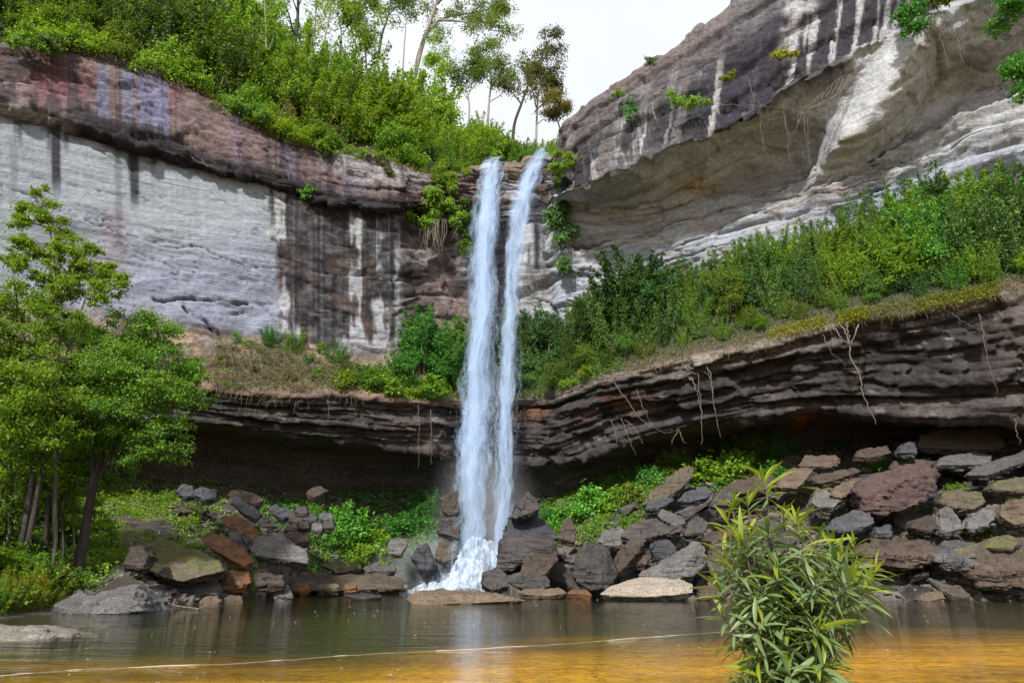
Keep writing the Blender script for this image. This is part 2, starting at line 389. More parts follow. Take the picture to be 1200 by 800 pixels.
# ---- left cliff
pxl = np.concatenate([np.linspace(-420, -150, 30)[:-1], np.arange(-150, 572, 2.0)])
L1 = ([(-420, -30), (-140, 0), (0, 50), (60, 46), (130, 62), (190, 85), (250, 116), (290, 140), (340, 162), (420, 180), (470, 194), (500, 204), (520, 205), (545, 203), (572, 203)],
      [(-420, 30), (-140, 35), (0, 38.5), (250, 43.5), (470, 48), (505, 50), (530, 52), (572, 53)])
L2 = ([(-420, 60), (-140, 95), (0, 120), (40, 130), (100, 148), (150, 166), (200, 181), (250, 197), (300, 206), (350, 223), (400, 238), (440, 241), (480, 243), (510, 240), (572, 235)],
      [(-420, 29), (-140, 34.2), (0, 37.4), (250, 42.6), (470, 47.2), (505, 49.5), (530, 52), (572, 53)])
L3 = ([(-420, 75), (-140, 112), (0, 136), (40, 146), (60, 150), (100, 162), (150, 178), (200, 192), (250, 203), (300, 212), (350, 230), (400, 246), (440, 250), (480, 252), (510, 250), (572, 245)],
      [(-420, 30.4), (-140, 35.4), (0, 38.5), (250, 43.6), (470, 48.2), (485, 49.8), (505, 52), (530, 53.4), (572, 54)])
L4 = ([(-420, 300), (-140, 335), (0, 352), (150, 374), (250, 389), (330, 396), (400, 413), (450, 417), (475, 411), (500, 405), (572, 405)],
      [(-420, 30.6), (-140, 35.8), (0, 38.9), (250, 43.8), (460, 48.3), (480, 50.0), (505, 51.6), (530, 52.8), (572, 53.6)])
L5 = ([(-420, 420), (-140, 432), (0, 442), (200, 449), (260, 458), (330, 462), (400, 461), (450, 468), (530, 470), (572, 472)],
      [(-420, 29.4), (-140, 33.9), (0, 37.4), (200, 41.9), (330, 43.9), (450, 46.0), (500, 47.3), (530, 49.6), (572, 51.2)])
L6 = ([(-420, 480), (-140, 488), (0, 492), (200, 492), (250, 498), (330, 510), (400, 517), (480, 521), (530, 522), (572, 532)],
      [(-420, 30.4), (-140, 34.8), (0, 38.4), (200, 43.0), (330, 45.1), (450, 47.3), (500, 48.5), (530, 50.6), (572, 52.2)])
L7 = ([(-420, 492), (-140, 500), (0, 504), (200, 504), (250, 510), (330, 522), (400, 528), (480, 533), (530, 535), (572, 546)],
      [(-420, 37), (-140, 42), (0, 45), (200, 49), (330, 51), (450, 53), (530, 55), (572, 56)])
def foot(px):
    a = (px - 600) / 800 * 1.0; Y = ip(px, TOPY) + 0.3
    p = W(px, 560, Y); p[..., 2] = ground_z(p[..., 0], p[..., 1]) - 1.0; return p
def back_of(line, dy, dz):
    def f(px):
        p = W(px, ip(px, line[0]), ip(px, line[1])); p[..., 1] += dy; p[..., 0] *= 1 + dy / p[..., 1]; p[..., 2] += dz; return p
    return f
G, T, S = loft(pxl, [back_of(L1, 8, -0.6), L1, L2, L3, L4, L5, L6, L7, foot], [5, 58, 26, 104, 42, 44, 26, 22], [31.5, 31, 25.5, 24.6, 15, 10, 8, 7.8, 6])
G = blur_rows(G, 2)
PX, PY = P2(G); Nn = normals(G)
z_ = G[..., 2]
band = bandm(T, 0.95, 2.05, 0.06); wall = bandm(T, 3.0, 4.0, 0.05); bench = bandm(T, 4.0, 5.0, 0.06); lip = bandm(T, 5.0, 6.1, 0.08); cave = sstep(6.0, 6.3, T); ceil_ = bandm(T, 2.0, 3.0, 0.08)
bd, bf, bi, bpr = bedding(G, S, 40, 0.55, 1.0)
bd2, bf2, _, _ = bedding(G, S, 60, 1.7, 1.0)
blk = blocks(G * np.array([0.6, 0.6, 1.2]), 70, 1.7); blk2 = blocks(G * np.array([0.7, 0.7, 1.6]), 75, 0.75)
f1 = fbm(G * 0.11, 3, 30); f2 = fbm(G * 0.5, 4, 31); f3 = fbm(G * np.array([1.4, 1.4, 2.6]), 4, 32)
disp = f1 * 0.7
disp += band * (0.34 * bd + 0.16 * bd2 + 0.22 * blk + 0.10 * blk2 + 0.16 * f3)
disp += ceil_ * (0.25 * blk + 0.3 * blk2 + 0.2 * f2 + 0.3 * f3)
disp += wall * (0.10 * bd + 0.05 * bd2 + 0.28 * f2 * (0.12 + sstep(285, 340, PY)) + 0.04 * f3 + 0.1 * blk * sstep(310, 330, PX))
disp += bench * (0.35 * f2 + 0.2 * f3 + 0.2 * blk)
bd4, bf4, _, _ = bedding(G, (T - 5) * 7.0, 120, 1.0, 1.0, .8)
disp += lip * (0.45 * bd + 0.45 * bd4 + 0.32 * bd2 + 0.2 * blk + 0.16 * blk2 + 0.08 * f3 + 0.12 * f2)
disp += cave * (0.5 * f2 + 0.2 * bd2)
alc = sstep(468, 482, PX) * wall
disp += alc * (0.55 * bd + 0.4 * blk + 0.3 * f2)
crk = np.zeros_like(disp)
for pts, w, dp in [([(40, 250), (90, 258), (120, 268), (150, 276), (230, 291), (290, 309), (330, 317), (400, 322), (470, 323)], 1.6, .32),
                   ([(180, 352), (215, 349), (240, 353), (290, 358)], 2.4, .5), ([(160, 330), (200, 318), (250, 322), (300, 330)], 1.3, .2),
                   ([(0, 222), (30, 228), (70, 240), (110, 258), (140, 265)], 2.0, .35), ([(215, 362), (240, 378), (265, 395)], 2.2, .5),
                   ([(200, 300), (260, 305), (300, 318)], 1.1, .2), ([(315, 281), (330, 283), (365, 285), (420, 290)], 1.4, .25), ([(335, 366), (380, 370), (420, 385)], 1.5, .25)]:
    wb = 9 * fbm(np.stack([PX * .03, PY * .03, 0 * PX], -1), 5, 81, .6); br = .25 + .9 * sstep(-.25, .15, fbm(np.stack([PX * .04, PY * .04, 0 * PX], -1), 3, 83))
    d, sg = seg_dist(PX, PY + wb, pts); c_ = smn(d, w * .7) * br; disp -= c_ * dp; crk = np.maximum(crk, c_)
    disp += 0.26 * np.exp(-d / 12) * (sg > 0) * wall
hl = np.maximum(hairline(G, S, 85, .10, .9, .022), .7 * hairline(G, S, 87, .3, 2.2, .03)); disp -= hl * (.16 * wall + .2 * band + .2 * lip)
crk = np.maximum(crk, .75 * hl)
G = G + Nn * disp[..., None]
# colour: bed by bed, then the stains running down
wobv = 1.6 * fbm(np.stack([PX * .06, PY * .02, 0 * PX], -1), 3, 90)
st = lambda seed, f: streak(PX, seed, f, wobv * f)
C = np.zeros(G.shape) + np.array([0.07, 0.062, 0.06])
# band
cb = np.array([0.125, 0.09, 0.088])[None, None] * (1 + 0.5 * f2[..., None] + 0.8 * bpr[..., None])
cb = mixv(cb, (0.19, 0.085, 0.09), 0.55 * sstep(0.0, 0.6, fbm(G * np.array([.35, .35, .12]), 3, 91) + 0.2) * (PX < 300))
cb = mixv(cb, (0.21, 0.155, 0.135), sstep(0.1, 0.5, fbm(G * np.array([.3, .3, .5]), 4, 92)) * 0.6)
for a, b, k in [(112, 127, .65), (143, 157, .85), (162, 197, .9), (330, 350, .35), (270, 283, .35), (398, 430, .3)]:
    cb = mixv(cb, (0.13, 0.155, 0.27), k * bandm(PX + wobv, a, b, 3.5) * (0.75 + 0.5 * st(93, .5)) * sstep(62, 88, PY))
cb = mixv(cb, (0.30, 0.29, 0.30), 0.7 * bandm(PX, 380, 505, 30) * (1 - sstep(1.3, 1.75, T + 0.2 * f2)))
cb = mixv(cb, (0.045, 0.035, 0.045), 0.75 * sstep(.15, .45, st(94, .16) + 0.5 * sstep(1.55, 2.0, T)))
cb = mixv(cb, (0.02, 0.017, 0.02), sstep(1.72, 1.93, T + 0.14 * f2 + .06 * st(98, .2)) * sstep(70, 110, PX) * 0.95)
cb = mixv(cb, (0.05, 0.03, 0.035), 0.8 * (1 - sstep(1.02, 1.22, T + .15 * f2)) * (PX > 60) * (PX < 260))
cb = mixv(cb, (.02, .018, .02), .75 * np.exp(-(np.minimum(bf, 1 - bf) / .05) ** 2) * sstep(-.1, .3, fbm(G * .3, 3, 106)))
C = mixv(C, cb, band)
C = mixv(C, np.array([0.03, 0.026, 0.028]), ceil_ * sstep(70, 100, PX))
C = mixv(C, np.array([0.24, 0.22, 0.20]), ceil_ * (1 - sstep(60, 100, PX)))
# wall
cw = np.zeros(G.shape) + np.array([0.255, 0.283, 0.312])
cw = mixv(cw, (0.235, 0.25, 0.325), sstep(255, 330, PY + 20 * f1))
cw = mixv(cw, (0.22, 0.22, 0.28), 0.6 * sstep(.02, .4, fbm(G * np.array([.25, .25, .8]), 4, 95) + .35 * sstep(300, 360, PY) - .18))
cw = mixv(cw, (0.24, 0.19, 0.22), 0.5 * bandm(PX + wobv, 120, 148, 5) * sstep(225, 260, PY) * (1 - sstep(320, 350, PY)))
cw = mixv(cw, (0.27, 0.315, 0.345), 0.4 * sstep(.1, .5, f2) * (PY < 280))
cw = cw * (1 + 0.16 * f3[..., None] + 0.10 * st(96, .4)[..., None])
for a, b, y0_, y1_, k in [(18, 27, 130, 175, .8), (60, 71, 140, 232, .97), (56, 60, 140, 190, .7), (74, 82, 150, 185, .85), (134, 142, 175, 300, .38), (152, 162, 180, 250, .95), (150, 153, 180, 215, .7), (12, 22, 170, 240, .25), (176, 183, 185, 203, .9), (205, 209, 190, 208, .6)]:
    rg = 10 * st(99, .7)
    cw = mixv(cw, (0.03, 0.028, 0.035), k * bandm(PX + 1.4 * wobv, a, b, 1.6) * sstep(y0_ - 6, y0_, PY) * (1 - sstep(y1_ - 26, y1_ + 6, PY + rg)))
edge = 314 + 12 * sstep(276, 290, PY + 3 * wobv) + 2.5 * wobv + 9 * fbm(np.stack([PX * .05, PY * .05, 0 * PX], -1), 5, 97, .65)
blkm = sstep(-3, 5, PX - edge) * (1 - sstep(468, 474, PX))
sk = .8 * st(97, .055) + .3 * st(101, .22) + .45 * f2 + .3 * fbm(np.stack([PX * .05, PY * .03, 0 * PX], -1), 4, 108)
dk = sstep(-.34, .06, 1.5 * sk + .18 * st(103, .7) + .5 * fbm(np.stack([PX * .10, PY * .022, 0 * PX], -1), 4, 104, .6) + .16 + .30 * (1 - sstep(340, 405, PY)) - .38 * sstep(360, 412, PY) - .55 * bandm(PX, 323, 334, 2.5) * (PY < 281) - .6 * bandm(PX, 409, 424, 3) * (PY > 245) + .45 * bandm(PX, 340, 400, 10) * (PY < 345) - .25 * bandm(PX, 440, 470, 6))
dark_c = mixv(np.zeros(G.shape) + np.array([0.024, 0.021, 0.023]), (0.10, 0.062, 0.048), 0.55 * sstep(.0, .45, fbm(G * .7, 4, 102)) * sstep(285, 310, PY))
cw = mixv(cw, np.array([0.38, 0.38, 0.38]), blkm * .6)
bd_ = blkm * dk * np.clip(.92 + .25 * st(105, .3) + .3 * f3, .55, 1); cw = cw * (1 - bd_[..., None]) + dark_c * bd_[..., None]
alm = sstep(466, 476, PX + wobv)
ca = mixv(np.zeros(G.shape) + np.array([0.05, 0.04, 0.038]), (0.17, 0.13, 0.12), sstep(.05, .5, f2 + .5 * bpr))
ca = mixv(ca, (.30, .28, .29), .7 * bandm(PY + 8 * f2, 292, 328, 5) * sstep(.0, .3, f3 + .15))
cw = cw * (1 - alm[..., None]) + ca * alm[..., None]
cw = mixv(cw, (0.04, 0.035, 0.04), 0.7 * crk)
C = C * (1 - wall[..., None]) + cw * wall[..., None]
cbn = mixv(np.zeros(G.shape) + np.array([0.15, 0.115, 0.085]), (0.30, 0.21, 0.15), sstep(.0, .4, f2)); cbn = mixv(cbn, (.25, .24, .27), .6 * sstep(0, .4, f3) * (1 - sstep(4.2, 4.7, T)))
C = C * (1 - bench[..., None]) + cbn * bench[..., None]
cl = np.array([0.055, 0.048, 0.046])[None, None] * (1 + .8 * f3[..., None] + .5 * bpr[..., None])
cl = mixv(cl, (.25, .17, .12), (1 - sstep(5.0, 5.14, T + .06 * f2)) * .85)
cl = mixv(cl, (.12, .095, .085), .8 * sstep(.05, .45, bpr + .3 * f2))
cl = mixv(cl, (.3, .29, .28), sstep(.25, .5, f3) * sstep(.1, .4, fbm(G * .5, 2, 111)) * .6)
C = C * (1 - lip[..., None]) + np.clip(cl, 0, 1) * lip[..., None]
C = mixv(C, np.array([0.10, 0.082, 0.07]), cave * .93)
cliff_left = put('cliff_left', mesh_np('cliff_left', G.reshape(-1, 3), gridF(*G.shape[:2]), col=np.concatenate([np.clip(C, 0.008, .6), (1 - .85 * wall * (1 - alm) * (1 - .5 * blkm))[..., None]], -1).reshape(-1, 4)), M_CLIFF); tag(cliff_left, kind='structure')
LG = G

# ---- right cliff (with the notch the stream falls through)
pxr = np.concatenate([np.arange(536, 1350, 2.0), np.linspace(1350, 1640, 30)[1:]])
R1 = ([(536, 202), (560, 200), (590, 197), (612, 198), (618, 190), (640, 186), (652, 186), (657, 172), (662, 150), (700, 111), (750, 80), (800, 48), (860, 5), (900, -22), (960, -60), (1060, -110), (1340, -200), (1640, -240)],
      [(536, 52.5), (644, 52), (655, 48), (664, 46.4), (700, 45.2), (860, 42), (1000, 40), (1340, 36.5), (1640, 33)])
R2 = ([(536, 232), (590, 234), (640, 236), (655, 226), (680, 222), (720, 201), (780, 178), (850, 149), (900, 121), (935, 89), (960, 80), (1000, 60), (1060, 30), (1100, 10), (1170, -14), (1340, -60), (1640, -110)],
      [(536, 52.6), (642, 51.5), (655, 47), (664, 45.2), (700, 43.6), (860, 39.8), (1000, 37.8), (1340, 34), (1640, 30)])
R3 = ([(536, 262), (640, 262), (660, 240), (700, 250), (760, 247), (820, 232), (880, 214), (955, 200), (985, 206), (1050, 172), (1130, 120), (1200, 92), (1340, 30), (1640, -20)],
      [(536, 54), (640, 53.4), (656, 50.2), (700, 49.2), (860, 46.4), (1000, 44.2), (1200, 42), (1340, 40), (1640, 36)])
R4 = ([(536, 405), (600, 392), (650, 388), (700, 372), (800, 332), (900, 300), (1000, 272), (1100, 251), (1200, 231), (1340, 192), (1640, 140)],
      [(536, 53.4), (640, 52.6), (700, 50.4), (860, 46.2), (1000, 43.8), (1200, 41.6), (1340, 39.6), (1640, 36)])
R5 = ([(536, 470), (600, 470), (650, 464), (700, 442), (760, 431), (820, 416), (880, 406), (930, 391), (1000, 375), (1060, 366), (1130, 353), (1200, 337), (1340, 308), (1640, 270)],
      [(536, 50.0), (560, 51.0), (600, 51.2), (640, 49.2), (660, 47), (700, 45.2), (860, 41.6), (1000, 39.4), (1200, 37), (1340, 34.6), (1640, 31)])
R6 = ([(536, 528), (600, 542), (650, 546), (700, 531), (760, 512), (820, 498), (880, 490), (950, 480), (1000, 487), (1100, 490), (1200, 490), (1340, 482), (1640, 470)],
      [(536, 51.2), (600, 52.6), (640, 51), (660, 49.4), (700, 47.6), (860, 44.2), (1000, 42.2), (1200, 40), (1340, 37.4), (1640, 34)])
R7 = ([(536, 546), (600, 560), (650, 562), (700, 545), (760, 524), (820, 510), (880, 503), (950, 496), (1000, 501), (1100, 505), (1200, 505), (1340, 497), (1640, 485)],
      [(536, 56), (600, 56), (650, 53.4), (700, 52), (860, 50), (1000, 49), (1200, 47), (1340, 44), (1640, 40)])
G, T, S = loft(pxr, [back_of(R1, 9, -0.4), R1, R2, R3, R4, R5, R6, R7, foot], [6, 66, 54, 84, 36, 50, 20, 20], [33, 32, 26, 24, 17, 12, 9.5, 9.2, 8])
G = blur_rows(G, 2)
PX, PY = P2(G); Nn = normals(G)
band = bandm(T, 0.9, 2.02, 0.05); und = bandm(T, 2.0, 3.0, .06); wall = bandm(T, 3.0, 4.0, 0.06); bench = bandm(T, 4.0, 5.0, 0.06); lip = bandm(T, 5.0, 6.1, 0.08); cave = sstep(6.0, 6.3, T)
notch = 1 - sstep(640, 656, PX)
bd, bf, bi, bpr = bedding(G, S, 140, 0.6, 1.0); bd2, bf2, _, _ = bedding(G, S, 160, 1.9, 1.0)
blk = blocks(G * np.array([0.6, 0.6, 1.2]), 170, 1.8); blk2 = blocks(G * np.array([0.7, 0.7, 1.6]), 175, .8)
f1 = fbm(G * 0.11, 3, 130); f2 = fbm(G * 0.5, 4, 131); f3 = fbm(G * np.array([1.4, 1.4, 2.6]), 4, 132)
disp = f1 * 0.6
bd3, bf3, bi3, bpr3 = bedding(G, T * 3.1, 200, 1.6, 1.0, .7)
disp += band * (0.62 * bd3 + 0.2 * bd + 0.12 * bd2 + 0.14 * blk + 0.07 * blk2 + 0.1 * f3) + 0.25 * f2 * (T < 1.3)
jag = bandm(T, 1.75, 2.3, .2); G[..., 2] += jag * (.22 * blk + .18 * blk2 + .35 * f3 + .3 * f2)
disp += und * (0.42 * f2 + 0.14 * f3 + 0.16 * blk + 0.2 * bd2 + sstep(2.25, 2.7, T) * (.5 * bd + .2 * bd2))
disp += wall * (0.42 * bd + 0.22 * bd2 + 0.22 * f2 + 0.08 * f3 + 0.16 * blk)
disp += bench * (0.3 * f2 + 0.15 * f3)
bd4, bf4, _, _ = bedding(G, (T - 5) * 9.0, 220, 1.0, 1.0, 1.6)
disp += lip * (0.6 * bd + 0.5 * bd4 + 0.35 * bd2 + 0.32 * blk + 0.18 * blk2 + 0.1 * f3 + 0.12 * f2)
disp += cave * (0.5 * f2 + 0.2 * bd2)
disp += notch * sstep(.9, 1.2, T) * (1 - sstep(3.9, 4.1, T)) * (.35 * blk + .25 * bd2)
crk = np.zeros_like(disp); proud = np.zeros_like(disp)
for pts, w, dp, ld in [([(660, 292), (700, 287), (760, 274), (800, 264), (870, 238), (955, 208), (985, 206)], 1.8, .5, .3),
                   ([(985, 206), (1020, 198), (1060, 178), (1110, 148), (1160, 128), (1210, 108)], 3.0, .9, .7), ([(985, 212), (1040, 203), (1100, 186), (1140, 166), (1200, 152)], 2.4, .7, .5),
                   ([(740, 318), (800, 292), (850, 264), (920, 238), (985, 222), (1060, 204)], 1.6, .45, .25), ([(700, 352), (800, 306), (880, 276), (960, 252), (1080, 214), (1200, 178)], 1.8, .5, .35),
                   ([(800, 330), (860, 300), (900, 287)], 1.5, .4, .2), ([(640, 310), (662, 312)], 1.6, .4, .1), ([(625, 345), (640, 352), (655, 375)], 2.0, .5, .1), ([(655, 240), (700, 248), (780, 236), (850, 226)], 2.2, .6, .2),
                   ([(1070, 30), (1100, 60), (1115, 95), (1090, 130), (1050, 172)], 2.2, .5, -.2)]:
    wb = 10 * fbm(np.stack([PX * .03, PY * .03, 0 * PX], -1), 5, 181, .6); br = .25 + .9 * sstep(-.25, .15, fbm(np.stack([PX * .04, PY * .04, 0 * PX], -1), 3, 183))
    d, sg = seg_dist(PX, PY + wb, pts); c_ = smn(d, w * .75) * br; disp -= c_ * dp; crk = np.maximum(crk, c_)
    disp += 1.7 * ld * np.exp(-d / 13) * (sg > 0)
d, sg = seg_dist(PX, PY + 5 * f2, [(1075, 20), (1040, 75), (1000, 120), (965, 175), (952, 205)])
rib = np.where(sg > 0, np.exp(-(d / 7) ** 2), np.exp(-(d / 46) ** 2)) * (und + wall * .6) * sstep(930, 950, PX)
disp += 2.2 * rib
disp -= .9 * np.exp(-((PX - 1110) / 45) ** 2 - ((PY - 110) / 45) ** 2) * und
disp -= 1.1 * np.exp(-((PX - 860) / 90) ** 2 - ((PY - 180) / 40) ** 2) * und
hl = np.maximum(hairline(G, S, 185, .10, .9, .022), .7 * hairline(G, S, 187, .3, 2.2, .03)); disp -= hl * (.2 * wall + .2 * band + .12 * und + .2 * lip)
crk = np.maximum(crk, .75 * hl)
G = G + Nn * disp[..., None]
wobv = 1.6 * fbm(np.stack([PX * .06, PY * .02, 0 * PX], -1), 3, 190)
# stains on the upper band run straight down the face, across its beds: follow lines of equal bearing
BE = PX + (PY - 120) * 0.16 * sstep(660, 800, PX)
sb = lambda seed, f: streak(BE, seed, f, wobv * f)
C = np.zeros(G.shape) + np.array([0.07, 0.062, 0.06])
cb = np.array([0.105, 0.096, 0.098])[None, None] * (1 + .45 * f2[..., None] + .6 * bpr3[..., None])
cb = mixv(cb, (.19, .185, .195), .7 * sstep(-.05, .35, sb(191, .07) + .3 * f2))
lowb = sstep(1.38, 1.6, T + .1 * f2)
cb = mixv(cb, (.028, .026, .034), sstep(-.30, .04, sb(192, .1) + .45 * sb(193, .33) + .2 * lowb + .12 * f2 - .10) * (.35 + .6 * lowb))
cb = mixv(cb, (.42, .41, .42), .75 * lowb * sstep(.18, .46, sb(194, .12) + .2 * f3 + .5 * fbm(np.stack([BE * .12, PY * .025, 0 * PX], -1), 4, 207)))
cb = mixv(cb, (.030, .026, .036), .9 * bandm(BE + 6 * f2, 842, 905, 8) * sstep(1.2, 1.5, T)); cb = mixv(cb, (.032, .03, .038), .8 * bandm(BE + 6 * f2, 925, 958, 7) * (T < 1.6))
cb = mixv(cb, (.34, .34, .34), .7 * sstep(-.25, .2, f3 + f2) * bandm(BE + 8 * f2, 905, 940, 6) * bandm(T, 1.2, 1.7, .1))
cb = mixv(cb, (.14, .105, .10), .6 * (1 - sstep(1.08, 1.32, T + .15 * f2)) * (PX < 860))
cb = mixv(cb, (.02, .018, .022), .8 * np.exp(-(np.minimum(bf3, 1 - bf3) / .06) ** 2) * sstep(-.15, .25, fbm(G * .3, 3, 206)))
C = C * (1 - band[..., None]) + np.clip(cb, 0, 1) * band[..., None]
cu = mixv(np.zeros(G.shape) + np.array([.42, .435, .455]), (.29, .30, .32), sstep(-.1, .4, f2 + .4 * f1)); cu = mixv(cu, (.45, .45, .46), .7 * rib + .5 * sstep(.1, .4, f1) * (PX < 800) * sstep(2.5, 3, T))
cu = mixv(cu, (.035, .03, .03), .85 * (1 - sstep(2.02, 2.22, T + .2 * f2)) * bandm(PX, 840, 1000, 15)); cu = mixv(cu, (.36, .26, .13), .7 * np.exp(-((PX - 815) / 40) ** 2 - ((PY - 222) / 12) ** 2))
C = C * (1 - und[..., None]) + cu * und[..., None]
cw = mixv(np.zeros(G.shape) + np.array([.36, .37, .385]), (.30, .322, .38), sstep(3.25, 3.7, T + .2 * f2))
cw = mixv(cw, (.22, .20, .18), .7 * sstep(.05, .4, fbm(G * np.array([.3, .3, 1.1]), 4, 195))); cw = mixv(cw, (.30, .20, .19), .5 * sstep(.25, .5, fbm(G * np.array([.4, .4, .8]), 4, 196)))
cw = mixv(cw, (.40, .40, .40), .4 * sstep(.15, .5, f2)); cw = cw * (1 + .18 * f3[..., None])
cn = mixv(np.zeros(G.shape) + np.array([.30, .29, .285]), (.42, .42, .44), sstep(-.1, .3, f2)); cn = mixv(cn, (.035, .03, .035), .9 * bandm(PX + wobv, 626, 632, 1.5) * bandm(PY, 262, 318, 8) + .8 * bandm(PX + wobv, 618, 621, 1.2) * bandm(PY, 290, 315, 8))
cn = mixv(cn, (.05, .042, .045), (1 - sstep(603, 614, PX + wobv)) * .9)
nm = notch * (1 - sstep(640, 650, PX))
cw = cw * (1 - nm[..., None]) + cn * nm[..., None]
cw = mixv(cw, (.05, .045, .045), .75 * crk)
C = C * (1 - wall[..., None]) + np.clip(cw, 0, 1) * wall[..., None]
nt_ = notch * (und + band); nt_ = np.clip(nt_, 0, 1)
cnb = mixv(np.zeros(G.shape) + np.array([.17, .135, .11]), (.34, .33, .36), sstep(0, .3, f2 + .2 * blk2)); C = C * (1 - nt_[..., None]) + cnb * nt_[..., None]
C = mixv(C, np.array([.055, .055, .03]), bench)
cl = np.array([.046, .041, .041])[None, None] * (1 + .8 * f3[..., None] + .7 * bpr[..., None])
cl = mixv(cl, (.15, .118, .102), .6 * sstep(.12, .5, bpr + .35 * f2 + .3 * (1 - sstep(5.0, 5.3, T)) - .1 * sstep(5.4, 6, T)))
cl = mixv(cl, (.30, .25, .21), .7 * (1 - sstep(5.0, 5.12, T + .06 * f2)))
cl = mixv(cl, (.16, .065, .035), .75 * np.exp(-((PX - 700) / 55) ** 2 - ((PY - 476) / 14) ** 2) * sstep(-.1, .2, f2) + .6 * np.exp(-((PX - 615) / 25) ** 2 - ((PY - 485) / 10) ** 2))
cl = mixv(cl, (.3, .29, .28), sstep(.25, .52, f3) * sstep(.1, .4, fbm(G * .5, 2, 211)) * .6)
C = C * (1 - lip[..., None]) + np.clip(cl, 0, 1) * lip[..., None]
C = mixv(C, np.array([.09, .075, .065]), cave * .9)
C = mixv(C, np.array([.42, .14, .02]), sstep(5.7, 5.9, T) * np.exp(-((PX - 938) / 22) ** 2 - ((PY - 489) / 7) ** 2) * sstep(-.2, .15, f3)); C = mixv(C, np.array([.4, .13, .03]), np.exp(-((PX - 1052) / 14) ** 2 - ((PY - 507) / 5) ** 2) * sstep(-.2, .15, f3))
cliff_right = put('cliff_right', mesh_np('cliff_right', G.reshape(-1, 3), gridF(*G.shape[:2]), col=np.concatenate([np.clip(C, .008, .6), (1 - .55 * np.clip(wall + und, 0, 1))[..., None]], -1).reshape(-1, 4)), M_CLIFF); tag(cliff_right, kind='structure')
RG = G

# ---- wooded hillside above the left cliff and round the notch, and plateau behind the right cliff
pxh = np.concatenate([np.linspace(-420, -150, 12)[:-1], np.arange(-150, 700, 8.0)])
RISE = [(-420, 15), (300, 15), (430, 15), (500, 13), (560, 10), (620, 6.5), (660, 4), (700, 3)]
def top_line(px):
    a = W(px, ip(px, L1[0]), ip(px, L1[1])); b = W(px, ip(px, R1[0]), ip(px, R1[1]))
    m_ = (np.asarray(px) > 560)[..., None]; return np.where(m_, b, a)
def hill_pt(px, d):
    """a point on the hillside d metres behind the cliff edge"""
    px = np.asarray(px, float); d = np.asarray(d, float)
    pxc = np.minimum(px, 645); p = top_line(pxc); r = ip(px, RISE)
    q = p.copy(); dirx = (px - 600) / 800 * 1.1
    q[..., 0] += d * dirx + (px - pxc) * .055; q[..., 1] += d; q[..., 2] += -0.5 - 1.1 * (1 - sstep(0.8, 3.4, d)) + r * (1 - np.exp(-d / 11)) * 1.25 + 0.5 * fbm(q * .2, 3, 301) * sstep(0, 3, d)
    return q
dd = np.array([.9, 1.3, 1.9, 3, 5, 7, 9, 12, 15, 18, 22, 27, 33, 40, 60])
HP = np.array([hill_pt(pxh, np.full_like(pxh, d)) for d in dd])
hc = np.zeros(HP.shape) + np.array([.06, .055, .03]); hc *= (1 + .4 * fbm(HP * .3, 3, 302))[..., None]
hill = put('hillside', mesh_np('hillside', HP.reshape(-1, 3), gridF(*HP.shape[:2], flip=True), col=hc.reshape(-1, 3)), M_GROUND); tag(hill, kind='structure')

# ------------------------------------------------------------------ rocks
M_ROCK = {
 'grey': rock_mat('rock_grey', (0.0723, 0.0706, 0.0723), (0.1403, 0.1360, 0.1343), scale=2.0),
 'pale': rock_mat('rock_pale', (0.1955, 0.1700, 0.1403), (0.3060, 0.2720, 0.2338), scale=2.0),
 'dark': rock_mat('rock_dark_wet', (0.022, 0.020, 0.021), (0.065, 0.058, 0.054), wet=0.75, scale=2.2),
 'brown': rock_mat('rock_brown', (0.0390, 0.0289, 0.0234), (0.0936, 0.0718, 0.0577), wet=0.25, scale=2.0),
 'mossy': rock_mat('rock_mossy', (0.05, 0.042, 0.033), (0.12, 0.10, 0.08), moss=0.62, wet=0.15, scale=1.8),
 'orange': rock_mat('rock_orange', (0.05, 0.034, 0.026), (0.24, 0.115, 0.045), wet=0.2, scale=2.2),
 'blue': rock_mat('rock_blue_black', (0.028, 0.029, 0.034), (0.075, 0.078, 0.09), wet=0.5, scale=2.0),
 'purple': rock_mat('rock_purple', (0.0425, 0.0306, 0.0306), (0.1020, 0.0646, 0.0595), wet=0.2, scale=1.8),
 'tan': rock_mat('rock_tan', (0.0648, 0.0518, 0.0389), (0.1584, 0.1224, 0.0900), scale=2.0),
}
